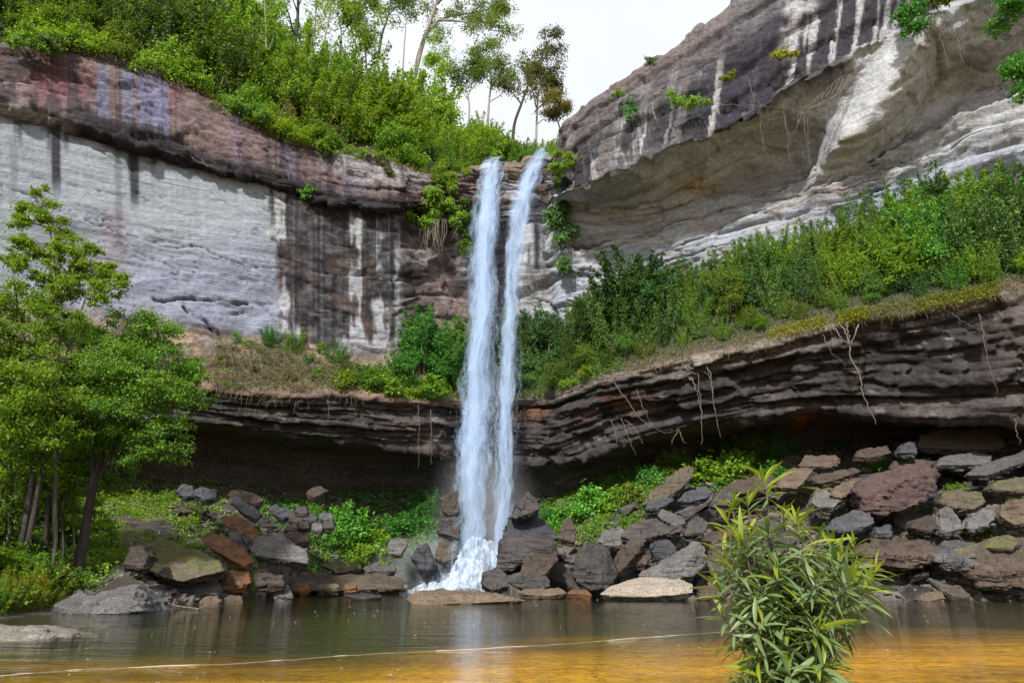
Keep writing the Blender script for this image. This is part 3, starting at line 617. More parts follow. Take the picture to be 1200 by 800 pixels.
def hull_rock(name, pts, seed, detail=0.16, rough=0.06, bevel=0.05):
    """a broken block: the hull of its corner points, edges chipped, faces roughened and bedded"""
    bm = bmesh.new()
    vs_ = [bm.verts.new(p) for p in pts]
    r = bmesh.ops.convex_hull(bm, input=vs_)
    dele = [g for g in r.get('geom_interior', []) if isinstance(g, bmesh.types.BMVert)]
    if dele: bmesh.ops.delete(bm, geom=dele, context='VERTS')
    loose = [v for v in bm.verts if not v.link_faces]
    if loose: bmesh.ops.delete(bm, geom=loose, context='VERTS')
    bmesh.ops.dissolve_limit(bm, angle_limit=rad(7), verts=bm.verts, edges=bm.edges)
    ed = [e for e in bm.edges if len(e.link_faces) == 2 and e.calc_face_angle(0) > rad(18)]
    try: bmesh.ops.bevel(bm, geom=ed, offset=bevel, segments=1, affect='EDGES', profile=0.6, clamp_overlap=True)
    except Exception: pass
    bmesh.ops.triangulate(bm, faces=bm.faces)
    for _ in range(6):
        le = [e for e in bm.edges if e.calc_length() > detail]
        if not le or len(bm.verts) > 6000: break
        bmesh.ops.subdivide_edges(bm, edges=le, cuts=1)
        bmesh.ops.triangulate(bm, faces=[f for f in bm.faces if len(f.verts) > 3])
    bm.normal_update()
    V = np.array([v.co[:] for v in bm.verts]); Nn_ = np.array([v.normal[:] for v in bm.verts])
    o_ = np.array([seed * 3.7, seed * 1.3, seed * 2.1]); s = 0.16 / detail
    d = fbm(V * 1.6 * s + o_, 4, seed, .6) * rough * 1.0 + fbm(V * np.array([.6, .6, 6]) * s + o_, 3, seed + 3) * rough * 1.4 + blocks(V * s * 1.6 + o_, seed + 5, 1.0) * rough * 0.9
    V = V + Nn_ * d[:, None]
    for v, p in zip(bm.verts, V): v.co = p
    me = bpy.data.meshes.new(name); bm.to_mesh(me); bm.free()
    me.polygons.foreach_set('use_smooth', np.ones(len(me.polygons), bool)); me.set_sharp_from_angle(angle=rad(27))
    return me
def hero(name, mat, Y, pts, thick, label, seed=None, detail=0.10, rough=0.06, ridge=(), sink=0.35, group=None, bevel=0.022, cat='rock'):
    """a rock traced in the photo: pts = (px, py, dY) of its visible corners, dY metres behind the near face"""
    seed = seed or int(pts[0][0] * 7 + pts[0][1]) % 997
    P = [W(p[0], p[1], Y + (p[2] if len(p) > 2 else 0)) for p in list(pts) + list(ridge)]
    A = np.array(P); c = A.mean(0)
    back = [a + np.array([0, thick, -0.1 * thick]) + (c - a) * 0.22 for a in A]
    low = [a + np.array([0, thick * .3, -sink]) + (c - a) * 0.12 for a in A if a[2] < c[2]]
    allp = np.array(list(A) + back + low); base = np.array([allp[:, 0].mean(), allp[:, 1].mean(), allp[:, 2].min()])
    me = hull_rock(name, allp - base, seed, detail, rough, bevel)
    o = put(name, me, M_ROCK[mat], loc=base)
    return tag(o, label, cat, group)

# left bank
hero('boulder', 'grey', 24.2, [(66, 719, -.2), (78, 711, .3), (100, 703, 1.0), (140, 687, 1.6), (163, 686, 1.7), (171, 700, .8), (168, 715, 0), (130, 719, -.5)], 2.2, 'big sloping grey boulder at the water edge below the left trees', ridge=[(155, 700, .1), (120, 708, 0)])
hero('boulder', 'pale', 15.9, [(-40, 742, -.3), (0, 731, .5), (35, 733, .6), (75, 741, .1), (84, 746, 0), (30, 751, -.6), (-30, 752, -.6)], 1.6, 'flat pale rock lying in the pool at the left edge of the photo', ridge=[(20, 734, .2)], rough=.04)
hero('boulder', 'mossy', 31.5, [(146, 650, .8), (165, 632, 2.5), (190, 629, 3.2), (230, 645, 2.4), (257, 657, 1.2), (262, 668, .3), (215, 680, -.3), (190, 676, -.2), (168, 662, .2)], 2.0, 'wide mossy brown slab sloping down behind the left shore', ridge=[(215, 668, .1)])
hero('slab', 'orange', 34.6, [(232, 628, .4), (252, 624, 1.0), (275, 634, .9), (292, 650, .6), (296, 659, .3), (286, 664, -.1), (262, 650, -.2), (243, 640, -.1)], .9, 'orange brown slab tilted beside the pale block', ridge=[(276, 660, .0)], cat='rock')
hero('slab', 'orange', 37.2, [(258, 608, .3), (276, 602, .9), (296, 617, .9), (302, 628, .5), (297, 634, .2), (280, 622, 0), (264, 616, 0)], 1.0, 'dark tilted block with an orange face above the orange slab')
hero('slab', 'dark', 37.0, [(262, 617, .2), (280, 623, .1), (296, 635, .1), (290, 648, -.2), (272, 636, -.2)], .8, 'black wedge of rock squeezed between the two orange slabs')
hero('boulder', 'grey', 35.4, [(292, 640, .2), (299, 629, .9), (325, 627, 1.3), (352, 640, 1.0), (360, 648, .4), (361, 660, 0), (330, 655, -.2), (296, 650, -.1)], 1.4, 'pale grey square block leaning over the water left of the falls', ridge=[(330, 652, -.15), (358, 661, .1)])
hero('rock', 'orange', 33.6, [(258, 672, .2), (270, 668, .5), (290, 669, .5), (294, 682, .1), (280, 690, 0), (259, 690, 0)], .8, 'rounded rock with a net of orange stains at the left shore')
hero('rock', 'grey', 32.4, [(218, 690, 0), (224, 680, .3), (240, 674, .6), (256, 682, .5), (254, 695, 0), (232, 698, -.1)], .9, 'mottled grey stone left of the rock with orange stains')
hero('rock', 'tan', 31, [(232, 706, 0), (240, 700, .3), (254, 698, .4), (259, 704, .2), (250, 709, 0)], .5, 'small pale stone at the waterline under the mottled stone')
hero('rock', 'tan', 32, [(262, 702, 0), (268, 698, .2), (282, 697, .3), (284, 704, 0), (272, 706, 0)], .4, 'small pinkish stone at the waterline below the stained rock')
hero('rock', 'grey', 33.5, [(320, 690, 0), (327, 682, .2), (336, 684, .2), (343, 697, 0), (330, 704, 0), (322, 702, 0)], .5, 'upright grey pointed stone standing in the shallows')
hero('rock', 'brown', 33, [(298, 672, .2), (312, 675, .3), (330, 674, .4), (333, 684, .1), (300, 684, 0)], .7, 'low brown rock between the stained rock and the pointed stone')
hero('rock', 'brown', 29.2, [(142, 660, 0), (150, 640, .4), (166, 636, .7), (173, 650, .4), (168, 664, 0)], 1.0, 'brown lump at the left end of the mossy slab')
hero('rock', 'blue', 41.5, [(206, 574, .1), (214, 566, .5), (226, 569, .5), (226, 580, .1), (216, 582, 0)], .8, 'dark blue grey block at the top of the left rubble')
hero('slab', 'blue', 41, [(224, 578, .1), (236, 570, .6), (253, 574, .6), (254, 582, .2), (240, 585, 0)], .8, 'flat dark slab right of the blue grey block on the left rubble')
hero('slab', 'grey', 40.6, [(270, 588, .2), (276, 580, .8), (292, 590, .8), (306, 602, .5), (300, 608, .1), (284, 600, 0)], .9, 'long grey slab sliding down above the dark orange block')
hero('slab', 'brown', 41.4, [(264, 580, .2), (274, 573, .8), (298, 578, .9), (310, 586, .6), (296, 590, .2)], .7, 'thin brown slab topmost of the slabs under the left cave')
hero('slab', 'blue', 42.0, [(312, 598, .1), (320, 592, .6), (340, 597, .6), (346, 604, .2), (330, 608, 0)], .7, 'bluish slab left of the green bush under the cave')
hero('slab', 'brown', 41.8, [(358, 578, .2), (364, 571, .6), (376, 569, .7), (384, 574, .4), (368, 582, 0)], .7, 'small brown slab lying in the greenery under the left cave')
hero('slab', 'brown', 40.2, [(330, 628, .2), (340, 622, .5), (362, 626, .5), (364, 634, .1), (340, 637, 0)], .7, 'brown slab behind the pale square block')
for i, (a, b, w_) in enumerate([(340, 617, 14), (355, 614, 12), (370, 616, 13), (384, 613, 12), (345, 606, 15), (362, 605, 16), (381, 604, 14), (352, 597, 13)]):
    hero('slab', ['brown', 'dark', 'grey', 'dark'][i % 4], 41.0 - .3 * (i < 4), [(a - w_ / 2, b + 3, .1), (a - w_ / 2 + 2, b - 3, .3), (a + w_ / 2, b - 4, .3), (a + w_ / 2 + 2, b + 3, 0), (a, b + 5, 0)], .6, 'small stone in the natural wall of stones left of the bush under the cave', group='stones of the natural wall', rough=.04)
hero('slab', 'mossy', 43.6, [(376, 662, .2), (392, 656, .8), (420, 658, .8), (422, 666, .1), (395, 670, -.1)], 1.0, 'flat greenish ledge stone at the foot of the green slope')
hero('slab', 'grey', 44.3, [(422, 666, .1), (440, 660, .6), (462, 661, .6), (464, 668, .1), (440, 671, 0)], .8, 'flat pale stone at the shore left of the blue grey block')
hero('rock', 'grey', 45.0, [(455, 648, .1), (456, 632, .4), (470, 629, .6), (479, 636, .5), (470, 648, .1)], .9, 'light grey block at the edge of the green slope by the falls')
hero('rock', 'blue', 45.6, [(482, 652, .1), (488, 642, .3), (500, 636, .6), (506, 648, .3), (508, 662, .1), (494, 670, 0)], 1.1, 'bluish wedge shaped block left of the splash')
hero('rock', 'brown', 46.8, [(516, 592, .1), (520, 580, .5), (536, 574, .6), (538, 600, .2), (524, 604, 0)], 1.1, 'purple brown block beside the falls on the green slope')
hero('rock', 'dark', 46.4, [(512, 622, 0), (516, 606, .3), (538, 604, .6), (538, 630, .1)], 1.0, 'dark stone under the purple brown block by the falls')
hero('rock', 'mossy', 46.4, [(508, 652, 0), (514, 634, .4), (534, 630, .6), (536, 652, .1), (520, 658, 0)], 1.0, 'mossy stone beside the falls above the splash')
hero('ledge', 'tan', 41.5, [(290, 688, -.4), (300, 676, 1), (350, 670, 2.2), (450, 672, 3.0), (476, 680, 2.4), (470, 689, .6), (380, 692, -.2)], 3.0, 'long orange brown ledge just above the water left of the falls', rough=.07, sink=.8)
for i, (a, b, w_) in enumerate([(312, 684, 20), (352, 687, 22), (384, 686, 26), (335, 679, 14), (410, 686, 16)]):
    hero('stone', ['tan', 'orange', 'tan', 'brown', 'orange'][i], 39.5 - i * .1, [(a - w_ / 2, b + 3, 0), (a - w_ / 3, b - 3, .4), (a + w_ / 3, b - 3, .4), (a + w_ / 2, b + 2, 0), (a, b + 4, -.2)], .6, 'wet orange stone on the long ledge left of the falls', group='wet orange stones on the ledge', rough=.05)
hero('slab', 'dark', 34, [(402, 697, 0), (414, 694, .4), (436, 695, .5), (448, 698, .2), (425, 701, -.1)], .6, 'thin dark stone awash in the pool left of the flat tan rock', rough=.03, sink=.3)
hero('slab', 'tan', 31, [(476, 701, 0), (490, 692, 1.0), (535, 690, 1.7), (575, 694, 1.3), (615, 703, .2), (560, 706, -.5), (484, 708, -.6)], 1.6, 'flat tan rock lying in the pool below the falls', rough=.05, sink=.4, ridge=[(500, 699, -.3), (550, 698, -.2)])
# right of the falls
hero('boulder', 'dark', 38.2, [(582, 650, .1), (586, 632, .7), (600, 626, 1.2), (645, 627, 1.5), (655, 636, .8), (648, 650, .1), (615, 657, -.2), (596, 668, -.1), (581, 668, .1)], 1.8, 'big square dark wet block right of the splash', ridge=[(590, 642, -.1), (640, 640, -.1)])
hero('boulder', 'brown', 37.2, [(610, 672, .1), (613, 656, .5), (632, 650, .9), (652, 646, .9), (654, 656, .3), (640, 672, 0), (622, 680, -.1)], 1.3, 'tilted brown block under the square dark block')
hero('rock', 'dark', 36.8, [(563, 680, .1), (565, 668, .5), (585, 664, .8), (594, 672, .5), (596, 686, 0), (575, 692, -.1)], 1.2, 'black wet rock at the foot of the splash')
hero('rock', 'dark', 36.6, [(594, 682, 0), (606, 676, .4), (640, 674, .6), (646, 686, .1), (620, 692, -.1)], 1.0, 'low wet rock under the tilted brown block')
hero('boulder', 'dark', 35.8, [(671, 672, .1), (674, 650, .6), (688, 634, 1.1), (706, 637, 1.1), (720, 655, .7), (724, 672, .3), (712, 690, 0), (690, 690, -.1), (676, 682, 0)], 1.6, 'large shiny wet boulder standing at the right shore', ridge=[(690, 660, -.2), (708, 662, 0)])
hero('slab', 'brown', 36.4, [(718, 666, .1), (722, 650, .4), (738, 632, 1.0), (752, 626, 1.2), (757, 634, .8), (740, 655, .3), (722, 674, 0)], 1.0, 'long brown slab leaning against the shiny wet boulder')
hero('boulder', 'grey', 35.4, [(748, 674, .3), (762, 664, .5), (790, 650, .8), (818, 632, 1.4), (826, 640, 1.0), (829, 660, .3), (815, 672, -.1), (790, 679, -.3), (762, 678, -.1)], 1.8, 'big angular grey rock with one sloping face at the right shore', ridge=[(812, 650, -.1), (780, 664, -.1)])
hero('boulder', 'pale', 33.6, [(702, 696, 0), (716, 688, .6), (735, 680, 1.2), (760, 675, 1.6), (795, 677, 1.4), (810, 684, .8), (813, 694, 0), (760, 699, -.4)], 1.6, 'pale flat topped boulder at the waterline right of the falls', rough=.05, ridge=[(730, 690, .2), (790, 686, .2)])
hero('rock', 'tan', 33.9, [(818, 700, 0), (822, 688, .5), (840, 682, .8), (856, 690, .4), (850, 702, 0)], 1.0, 'tan stone right of the pale flat topped boulder')
hero('slab', 'tan', 35.6, [(606, 694, 0), (616, 690, .5), (655, 688, .8), (666, 694, .3), (640, 698, -.2)], .8, 'thin tan slab at the waterline under the wet rocks', rough=.04)
hero('slab', 'orange', 35.2, [(664, 695, 0), (672, 690, .4), (688, 690, .5), (694, 696, 0)], .6, 'small orange stone at the foot of the shiny wet boulder', rough=.03)
hero('slab', 'grey', 39.0, [(700, 634, .1), (706, 622, .6), (726, 617, 1.0), (736, 624, .8), (738, 636, .2), (716, 640, 0)], 1.0, 'pale grey flat slab above the shiny wet boulder')
hero('slab', 'dark', 38.6, [(726, 628, .1), (738, 614, .8), (770, 609, 1.2), (798, 612, .9), (800, 622, .3), (770, 626, 0), (744, 634, -.1)], 1.2, 'wide black slab roofing the rubble above the angular grey rock')
hero('rock', 'blue', 37.0, [(762, 640, .1), (770, 632, .5), (784, 632, .6), (794, 642, .3), (782, 654, 0), (766, 652, 0)], 1.0, 'blue grey stone in a hollow under the wide black slab')
hero('slab', 'brown', 37.2, [(730, 658, .1), (740, 646, .5), (758, 642, .7), (766, 650, .4), (756, 660, 0)], .9, 'brown slab behind the leaning brown slab')
hero('slab', 'grey', 39.2, [(770, 604, .2), (776, 596, .7), (800, 604, .8), (806, 612, .3), (790, 616, 0)], .7, 'pale edged slab tipped over the wide black slab')
hero('rock', 'dark', 38.2, [(802, 626, .1), (806, 612, .5), (818, 602, .9), (830, 612, .6), (826, 624, .1)], 1.1, 'mottled dark rock right of the wide black slab')
hero('slab', 'mossy', 42.2, [(752, 592, .2), (760, 578, .5), (778, 564, 1.0), (798, 548, 1.6), (812, 546, 1.7), (814, 556, 1.2), (796, 574, .6), (768, 592, 0)], 1.2, 'long mossy brown slab leaning up the right slope')
hero('slab', 'blue', 40.8, [(756, 595, .1), (772, 584, .7), (788, 580, 1.0), (790, 586, .6), (772, 595, .0)], .7, 'narrow blue grey slab below the mossy brown slab')
hero('slab', 'blue', 40.4, [(794, 586, .1), (802, 578, .6), (826, 568, 1.2), (834, 575, .8), (830, 582, .2), (808, 588, 0)], .8, 'broad blue slab with a flat top on the right slope')
hero('slab', 'dark', 40.0, [(832, 590, .1), (840, 577, .8), (858, 575, 1.1), (862, 584, .5), (850, 592, 0)], 1.0, 'black cube like block right of the broad blue slab')
hero('slab', 'brown', 41.2, [(846, 574, .1), (858, 564, .8), (892, 556, 1.5), (912, 562, 1.0), (900, 572, .3), (872, 578, 0)], 1.0, 'wide flat brown slab behind the tip of the leafy bush')
hero('slab', 'tan', 40.8, [(910, 570, .1), (916, 556, .9), (930, 546, 1.4), (954, 548, 1.4), (946, 560, .7), (934, 572, .1)], 1.0, 'brown angular slab right of the tip of the leafy bush')
hero('slab', 'brown', 41.0, [(950, 562, .1), (958, 556, .6), (1000, 548, 1.2), (1010, 551, 1.0), (985, 560, .3), (962, 566, 0)], .8, 'long thin brown slab pointing at the purple boulder')
hero('slab', 'tan', 39.6, [(972, 580, .1), (980, 570, .8), (1006, 558, 1.4), (1014, 562, 1.1), (1000, 574, .4), (986, 584, 0)], .9, 'tan slab tilted left of the purple boulder')
hero('slab', 'grey', 39.2, [(950, 588, .1), (958, 576, .8), (968, 574, 1.0), (984, 586, .5), (978, 594, 0), (960, 594, 0)], .9, 'grey angular slab between the bush and the tan slab')
hero('slab', 'tan', 42.6, [(936, 545, .1), (944, 534, .9), (980, 533, 1.3), (986, 541, .8), (974, 547, .1)], 1.0, 'flat reddish slab above the thin brown slab')
hero('boulder', 'purple', 38.0, [(1000, 572, .5), (1010, 560, 1.0), (1040, 552, 1.6), (1080, 540, 2.2), (1098, 546, 1.9), (1100, 558, 1.2), (1092, 582, .5), (1062, 596, .0), (1035, 602, -.2), (1012, 600, 0)], 2.2, 'largest purple red boulder on the right slope with a black front face', ridge=[(1012, 582, -.1), (1068, 560, .3), (1096, 556, .8)], rough=.09)
hero('rock', 'blue', 37.0, [(968, 620, .1), (980, 606, .6), (1000, 598, 1.0), (1020, 600, .9), (1026, 612, .3), (1000, 622, 0)], 1.2, 'blue black rock below the purple boulder')
hero('rock', 'blue', 36.6, [(1024, 624, .1), (1030, 616, .4), (1044, 615, .5), (1046, 625, 0)], .7, 'small blue black stone right of the blue black rock')
hero('rock', 'brown', 36.8, [(1068, 618, .1), (1074, 606, .6), (1094, 604, .9), (1102, 614, .4), (1092, 622, 0)], 1.0, 'rounded reddish rock under the purple boulder')
hero('rock', 'grey', 36.6, [(1101, 620, .1), (1102, 598, .5), (1110, 592, .8), (1122, 602, .5), (1131, 618, .1), (1112, 623, -.1)], .9, 'upright triangular grey rock right of the reddish rock')
hero('slab', 'mossy', 37.8, [(1102, 588, .1), (1106, 576, .9), (1126, 573, 1.4), (1150, 578, 1.2), (1156, 588, .5), (1140, 597, 0), (1116, 594, 0)], 1.1, 'broad green tinged slab right of the purple boulder')
hero('slab', 'grey', 36.8, [(1131, 618, 0), (1140, 604, .6), (1160, 592, 1.2), (1172, 590, 1.3), (1174, 600, .8), (1158, 614, .2), (1140, 622, -.1)], 1.0, 'grey slab leaning left against the brown rounded block')
hero('boulder', 'tan', 36.6, [(1172, 604, .1), (1176, 590, .7), (1192, 584, 1.0), (1215, 585, 1.1), (1218, 612, .2), (1190, 615, -.1)], 1.4, 'brown rounded block at the right edge of the photo')
hero('slab', 'mossy', 43.0, [(1074, 523, .2), (1080, 510, .9), (1096, 503, 1.5), (1162, 503, 1.7), (1176, 516, .9), (1178, 523, .3), (1130, 527, 0)], 1.6, 'long mossy slab topmost under the right overhang')
hero('slab', 'grey', 41.6, [(1098, 545, .2), (1106, 534, .8), (1140, 529, 1.3), (1164, 532, 1.0), (1158, 544, .2)], 1.2, 'smooth grey slab below the long mossy slab')
hero('slab', 'grey', 39.4, [(1134, 556, .2), (1146, 546, .8), (1180, 533, 1.5), (1215, 524, 1.9), (1218, 535, 1.2), (1180, 548, .4), (1156, 557, 0)], 1.2, 'long grey slab tilted up to the right edge of the photo')
hero('slab', 'blue', 42.0, [(1054, 530, .1), (1060, 518, .6), (1072, 517, .8), (1076, 530, .1)], .9, 'dark square block left of the long mossy slab')
hero('slab', 'brown', 42.4, [(1040, 548, .2), (1050, 540, .8), (1090, 536, 1.3), (1100, 542, .8), (1070, 550, .1)], .9, 'brown slab just above the purple boulder')
hero('slab', 'brown', 41.6, [(1000, 534, .2), (1010, 526, .8), (1040, 522, 1.1), (1044, 530, .5), (1020, 536, 0)], .9, 'low brown slab left of the dark square block')
hero('slab', 'mossy', 38.6, [(1160, 572, .2), (1168, 562, .8), (1200, 558, 1.2), (1218, 564, .9), (1200, 576, .1)], 1.1, 'greenish slab above the brown rounded block')
SH = [('shelf_rock', 'brown', 34.4, [(1002, 648, .5), (1012, 638, 1.6), (1040, 630, 2.6), (1080, 632, 2.8), (1102, 640, 2.0), (1100, 655, .4), (1080, 668, .6), (1040, 664, .5), (1010, 660, .5)], 'undercut shelf rock at the shore right of the leafy bush'),
      ('shelf_rock', 'grey', 34.2, [(1094, 655, .4), (1098, 642, 1.5), (1116, 634, 2.4), (1150, 638, 2.3), (1160, 650, 1.2), (1150, 664, .3), (1132, 672, .5), (1112, 670, .5)], 'middle undercut rock of the shore shelf with a blue grey patch'),
      ('shelf_rock', 'brown', 33.8, [(1138, 672, .1), (1146, 656, 1.0), (1160, 644, 2.0), (1190, 630, 3.0), (1225, 632, 3.0), (1230, 668, .3), (1200, 690, .2), (1150, 690, .3)], 'biggest shelf rock at the right edge of the shore')]
for nm_, mt_, Y_, p_, lb_ in SH: hero(nm_, mt_, Y_, p_, 2.6, lb_, rough=.12, bevel=.09, sink=.1)
hero('slab', 'tan', 33.2, [(1074, 702, 0), (1084, 694, .5), (1104, 692, .6), (1108, 700, 0), (1090, 704, -.1)], .6, 'flat pale stone in the water under the shore shelf', rough=.03)
hero('slab', 'brown', 33.4, [(1100, 690, .4), (1112, 687, .6), (1138, 695, .3), (1136, 699, 0), (1118, 698, 0)], .5, 'dark thin slab resting on the flat pale stone', rough=.03)
hero('rock', 'mossy', 35.0, [(1150, 642, .2), (1158, 632, .9), (1178, 626, 1.3), (1200, 632, .9), (1186, 642, .2)], .9, 'greenish rock lying on the biggest shelf rock')
hero('rock', 'dark', 35.2, [(860, 640, .1), (868, 620, .8), (890, 608, 1.4), (920, 612, 1.3), (935, 630, .6), (920, 648, 0), (880, 652, -.1)], 1.5, 'blue black boulder hidden partly behind the leafy bush')
hero('rock', 'dark', 40, [(598, 606, .1), (606, 590, .6), (616, 576, 1.0), (630, 584, .8), (632, 596, .2), (612, 604, 0)], 1.2, 'dark rock at the top of the rubble right of the falls')
hero('rock', 'blue', 40.6, [(588, 630, 0), (596, 606, .6), (625, 600, 1.2), (640, 612, .8), (656, 630, .2), (620, 636, -.2)], 1.6, 'blue wet rock behind the square dark block')
hero('rock', 'brown', 38.4, [(655, 630, .1), (660, 612, .6), (668, 604, .8), (676, 622, .4), (672, 634, 0)], .9, 'reddish brown rock between the falls and the green slope')
hero('rock', 'dark', 34.6, [(20, 655, 0), (26, 640, .4), (46, 633, .8), (64, 640, .5), (70, 656, .1), (50, 664, -.1)], 1.0, 'round dark boulder between the trunks of the left trees')

# the rest of the rubble: blocks and slabs of a dozen shapes, thrown on the slope
BASE = []
for k in range(12):
    rg = random.Random(100 + k); sz = (rg.uniform(.75, 1.25), rg.uniform(.6, .95), rg.uniform(.14, .34))
    pp = [(sx * sz[0] * rg.uniform(.6, 1.05), sy * sz[1] * rg.uniform(.6, 1.05), sz_ * sz[2] * rg.uniform(.75, 1.05)) for sx in (-1, 1) for sy in (-1, 1) for sz_ in (-1, 1)] + [(rg.uniform(-.5, .5) * sz[0], rg.choice((-1, 1)) * sz[1] * 1.1, rg.uniform(-.6, .8) * sz[2]), (rg.choice((-1, 1)) * sz[0] * 1.2, rg.uniform(-.5, .5) * sz[1], rg.uniform(-.5, .7) * sz[2])]
    BASE.append(hull_rock('rubble_rock', pp, 400 + k, detail=.2, rough=.05, bevel=.022))
def rubble(zone, n, smin, smax, mats, label, group, seed, cat='rock', name='rubble_rock'):
    """zone = list of (px, s) corners: s runs from the shore (0) to the cave (1)"""
    rg = random.Random(seed); k = 0
    while k < n:
        px = rg.uniform(zone[0], zone[1]); s = rg.uniform(zone[2], zone[3])
        a = px; Y = ip(a, SHORE) * (1 - s) + ip(a, TOPY) * s; x = (a - 600) / 800 * Y * 1.045
        z = float(ground_z(x, Y)); r = smin + (smax - smin) * rg.random() ** 2.0
        b = rg.choice(BASE); mk_ = rg.choice(mats); mt_ = M_ROCK[mk_]
        key = (b.name, mt_.name)
        if key not in RUB:
            c = b.copy(); c.materials.clear(); c.materials.append(mt_); RUB[key] = c
        o = bpy.data.objects.new(name, RUB[key]); COL.objects.link(o)
        o.location = (x, Y, z + 0.10 * r); o.scale = (r * rg.uniform(.8, 1.3), r * rg.uniform(.8, 1.2), r * rg.uniform(.7, 1.3))
        o.rotation_euler = Matrix.Rotation(rg.gauss(rad(-14 if px > 600 else 16), rad(12)), 3, 'Y').__matmul__(Matrix.Rotation(rg.gauss(rad(18), rad(12)), 3, 'X')).__matmul__(Matrix.Rotation(rg.uniform(0, 6.28), 3, 'Z')).to_euler()
        
        lb = {'dark': 'black wet', 'grey': 'grey', 'brown': 'brown', 'blue': 'bluish', 'mossy': 'mossy'}[mk_] + (' large' if r > smin + .45 * (smax - smin) else ' small') + ' ' + label + ' ' + ('by the water' if s < .25 else 'halfway up' if s < .6 else 'near the cave')
        tag(o, lb, cat, group); k += 1
RUB = {}
rubble((150, 340, .02, .75), 58, .5, 1.2, ['dark', 'dark', 'grey', 'mossy', 'brown'], 'stone in the rubble right of the left trees', 'loose stones of the left rubble', 1)
rubble((330, 540, .0, .3), 30, .4, .9, ['dark', 'brown', 'grey', 'mossy'], 'stone below the green slope left of the falls', 'stones below the green slope', 2)
rubble((640, 860, .02, .62), 95, .5, 1.5, ['dark', 'grey', 'dark', 'brown', 'dark'], 'slab in the rubble between falls and leafy bush', 'loose stones of the rubble right of the falls', 3)
rubble((860, 1240, .0, .9), 115, .55, 1.8, ['grey', 'dark', 'dark', 'blue', 'brown', 'dark', 'mossy'], 'slab in the rubble right of the leafy bush', 'loose slabs of the far right rubble', 4)
# smaller slabs jammed between the big ones, too many to name one by one
def jam(n, seed, px0, px1, s0, s1, smin, smax, mat):
    rg = random.Random(seed); Vs, Fs, b = [], [], 0; src = []
    for me in BASE:
        v = np.empty(len(me.vertices) * 3, np.float32); me.vertices.foreach_get('co', v); f = np.empty(len(me.polygons) * 3, np.int32); me.polygons.foreach_get('vertices', f); src.append((v.reshape(-1, 3), f.reshape(-1, 3)))
    for _ in range(n):
        px, s = rg.uniform(px0, px1), rg.uniform(s0, s1); Y = float(ip(px, SHORE) * (1 - s) + ip(px, TOPY) * s); x = (px - 600) / 800 * Y * 1.045
        v, f = src[rg.randrange(len(src))]; r = smin + (smax - smin) * rg.random() ** 2
        R = np.array(Matrix.Rotation(rg.gauss(rad(-16 if px > 600 else 16), rad(12)), 3, 'Y') @ Matrix.Rotation(rg.gauss(rad(18), rad(12)), 3, 'X') @ Matrix.Rotation(rg.uniform(0, 6.28), 3, 'Z'))
        Vs.append((v * np.array([r * rg.uniform(.8, 1.5), r, r * rg.uniform(.5, 1.1)])) @ R.T + np.array([x, Y, float(ground_z(x, Y)) + .22 * r])); Fs.append(f + b); b += len(v)
    o_ = put('rubble', mesh_np('rubble', np.concatenate(Vs), np.concatenate(Fs), sharp=rad(27)), M_ROCK[mat]); return tag(o_, kind='stuff')
jam(170, 21, 640, 1260, -.01, .95, .3, .8, 'dark'); jam(170, 22, 640, 1260, -.01, .95, .3, .8, 'grey'); jam(120, 23, 640, 1260, .0, .95, .3, .8, 'brown'); jam(60, 24, 170, 420, .0, .7, .25, .6, 'dark'); jam(50, 25, 170, 420, .0, .7, .25, .6, 'grey')
# small broken stone filling the gaps
def scree(n, seed, px0, px1, s0, s1, smin, smax):
    rg = np.random.default_rng(seed); Vs, Fs, b = [], [], 0
    oct_ = np.array([(1, 0, 0), (0, 1, 0), (-1, 0, 0), (0, -1, 0), (0, 0, 1), (0, 0, -1)], float)
    fo = np.array([(0, 1, 4), (1, 2, 4), (2, 3, 4), (3, 0, 4), (1, 0, 5), (2, 1, 5), (3, 2, 5), (0, 3, 5)])
    px = rg.uniform(px0, px1, n); s = rg.uniform(s0, s1, n); Y = ip(px, SHORE) * (1 - s) + ip(px, TOPY) * s; x = (px - 600) / 800 * Y * 1.045; z = ground_z(x, Y)
    for i in range(n):
        r = smin + (smax - smin) * rg.random() ** 3
        v = np.array([(1, .5, .5), (.2, 1, .4), (-1, .3, .5), (-.4, -1, .45), (.8, -.8, .3), (0, 0, -.5)]) * rg.uniform(.5, 1.2, (6, 3)) * r
        v = np.concatenate([oct_[:4] * rg.uniform(.7, 1.2, (4, 1)) + np.array([0, 0, .35]), oct_[:4] * rg.uniform(.7, 1.2, (4, 1)) - np.array([0, 0, .3])]) * r * np.array([1, .8, .6])
        E = np.array(Matrix.Rotation(rg.uniform(0, 6.3), 3, 'Z') @ Matrix.Rotation(rg.normal(0, .4), 3, 'X') @ Matrix.Rotation(rg.normal(0, .4), 3, 'Y'))
        Vs.append(v @ E.T + np.array([x[i], Y[i], z[i] + .05 * r]))
        Fs.append(np.array([(0, 1, 2), (0, 2, 3), (6, 5, 4), (7, 6, 4), (0, 4, 5), (0, 5, 1), (1, 5, 6), (1, 6, 2), (2, 6, 7), (2, 7, 3), (3, 7, 4), (3, 4, 0)]) + b); b += 8
    return mesh_np('scree', np.concatenate(Vs), np.concatenate(Fs), smooth=False)
M_SCREE = rock_mat('scree_stone', (0.045, 0.04, 0.038), (0.17, 0.15, 0.135), wet=.3, scale=2.4)
sc = put('scree', scree(5000, 5, 130, 560, -.03, .95, .10, .5), M_SCREE); tag(sc, kind='stuff')
sc = put('scree', scree(9500, 6, 610, 1300, -.03, 1.0, .10, .62), M_SCREE); tag(sc, kind='stuff')

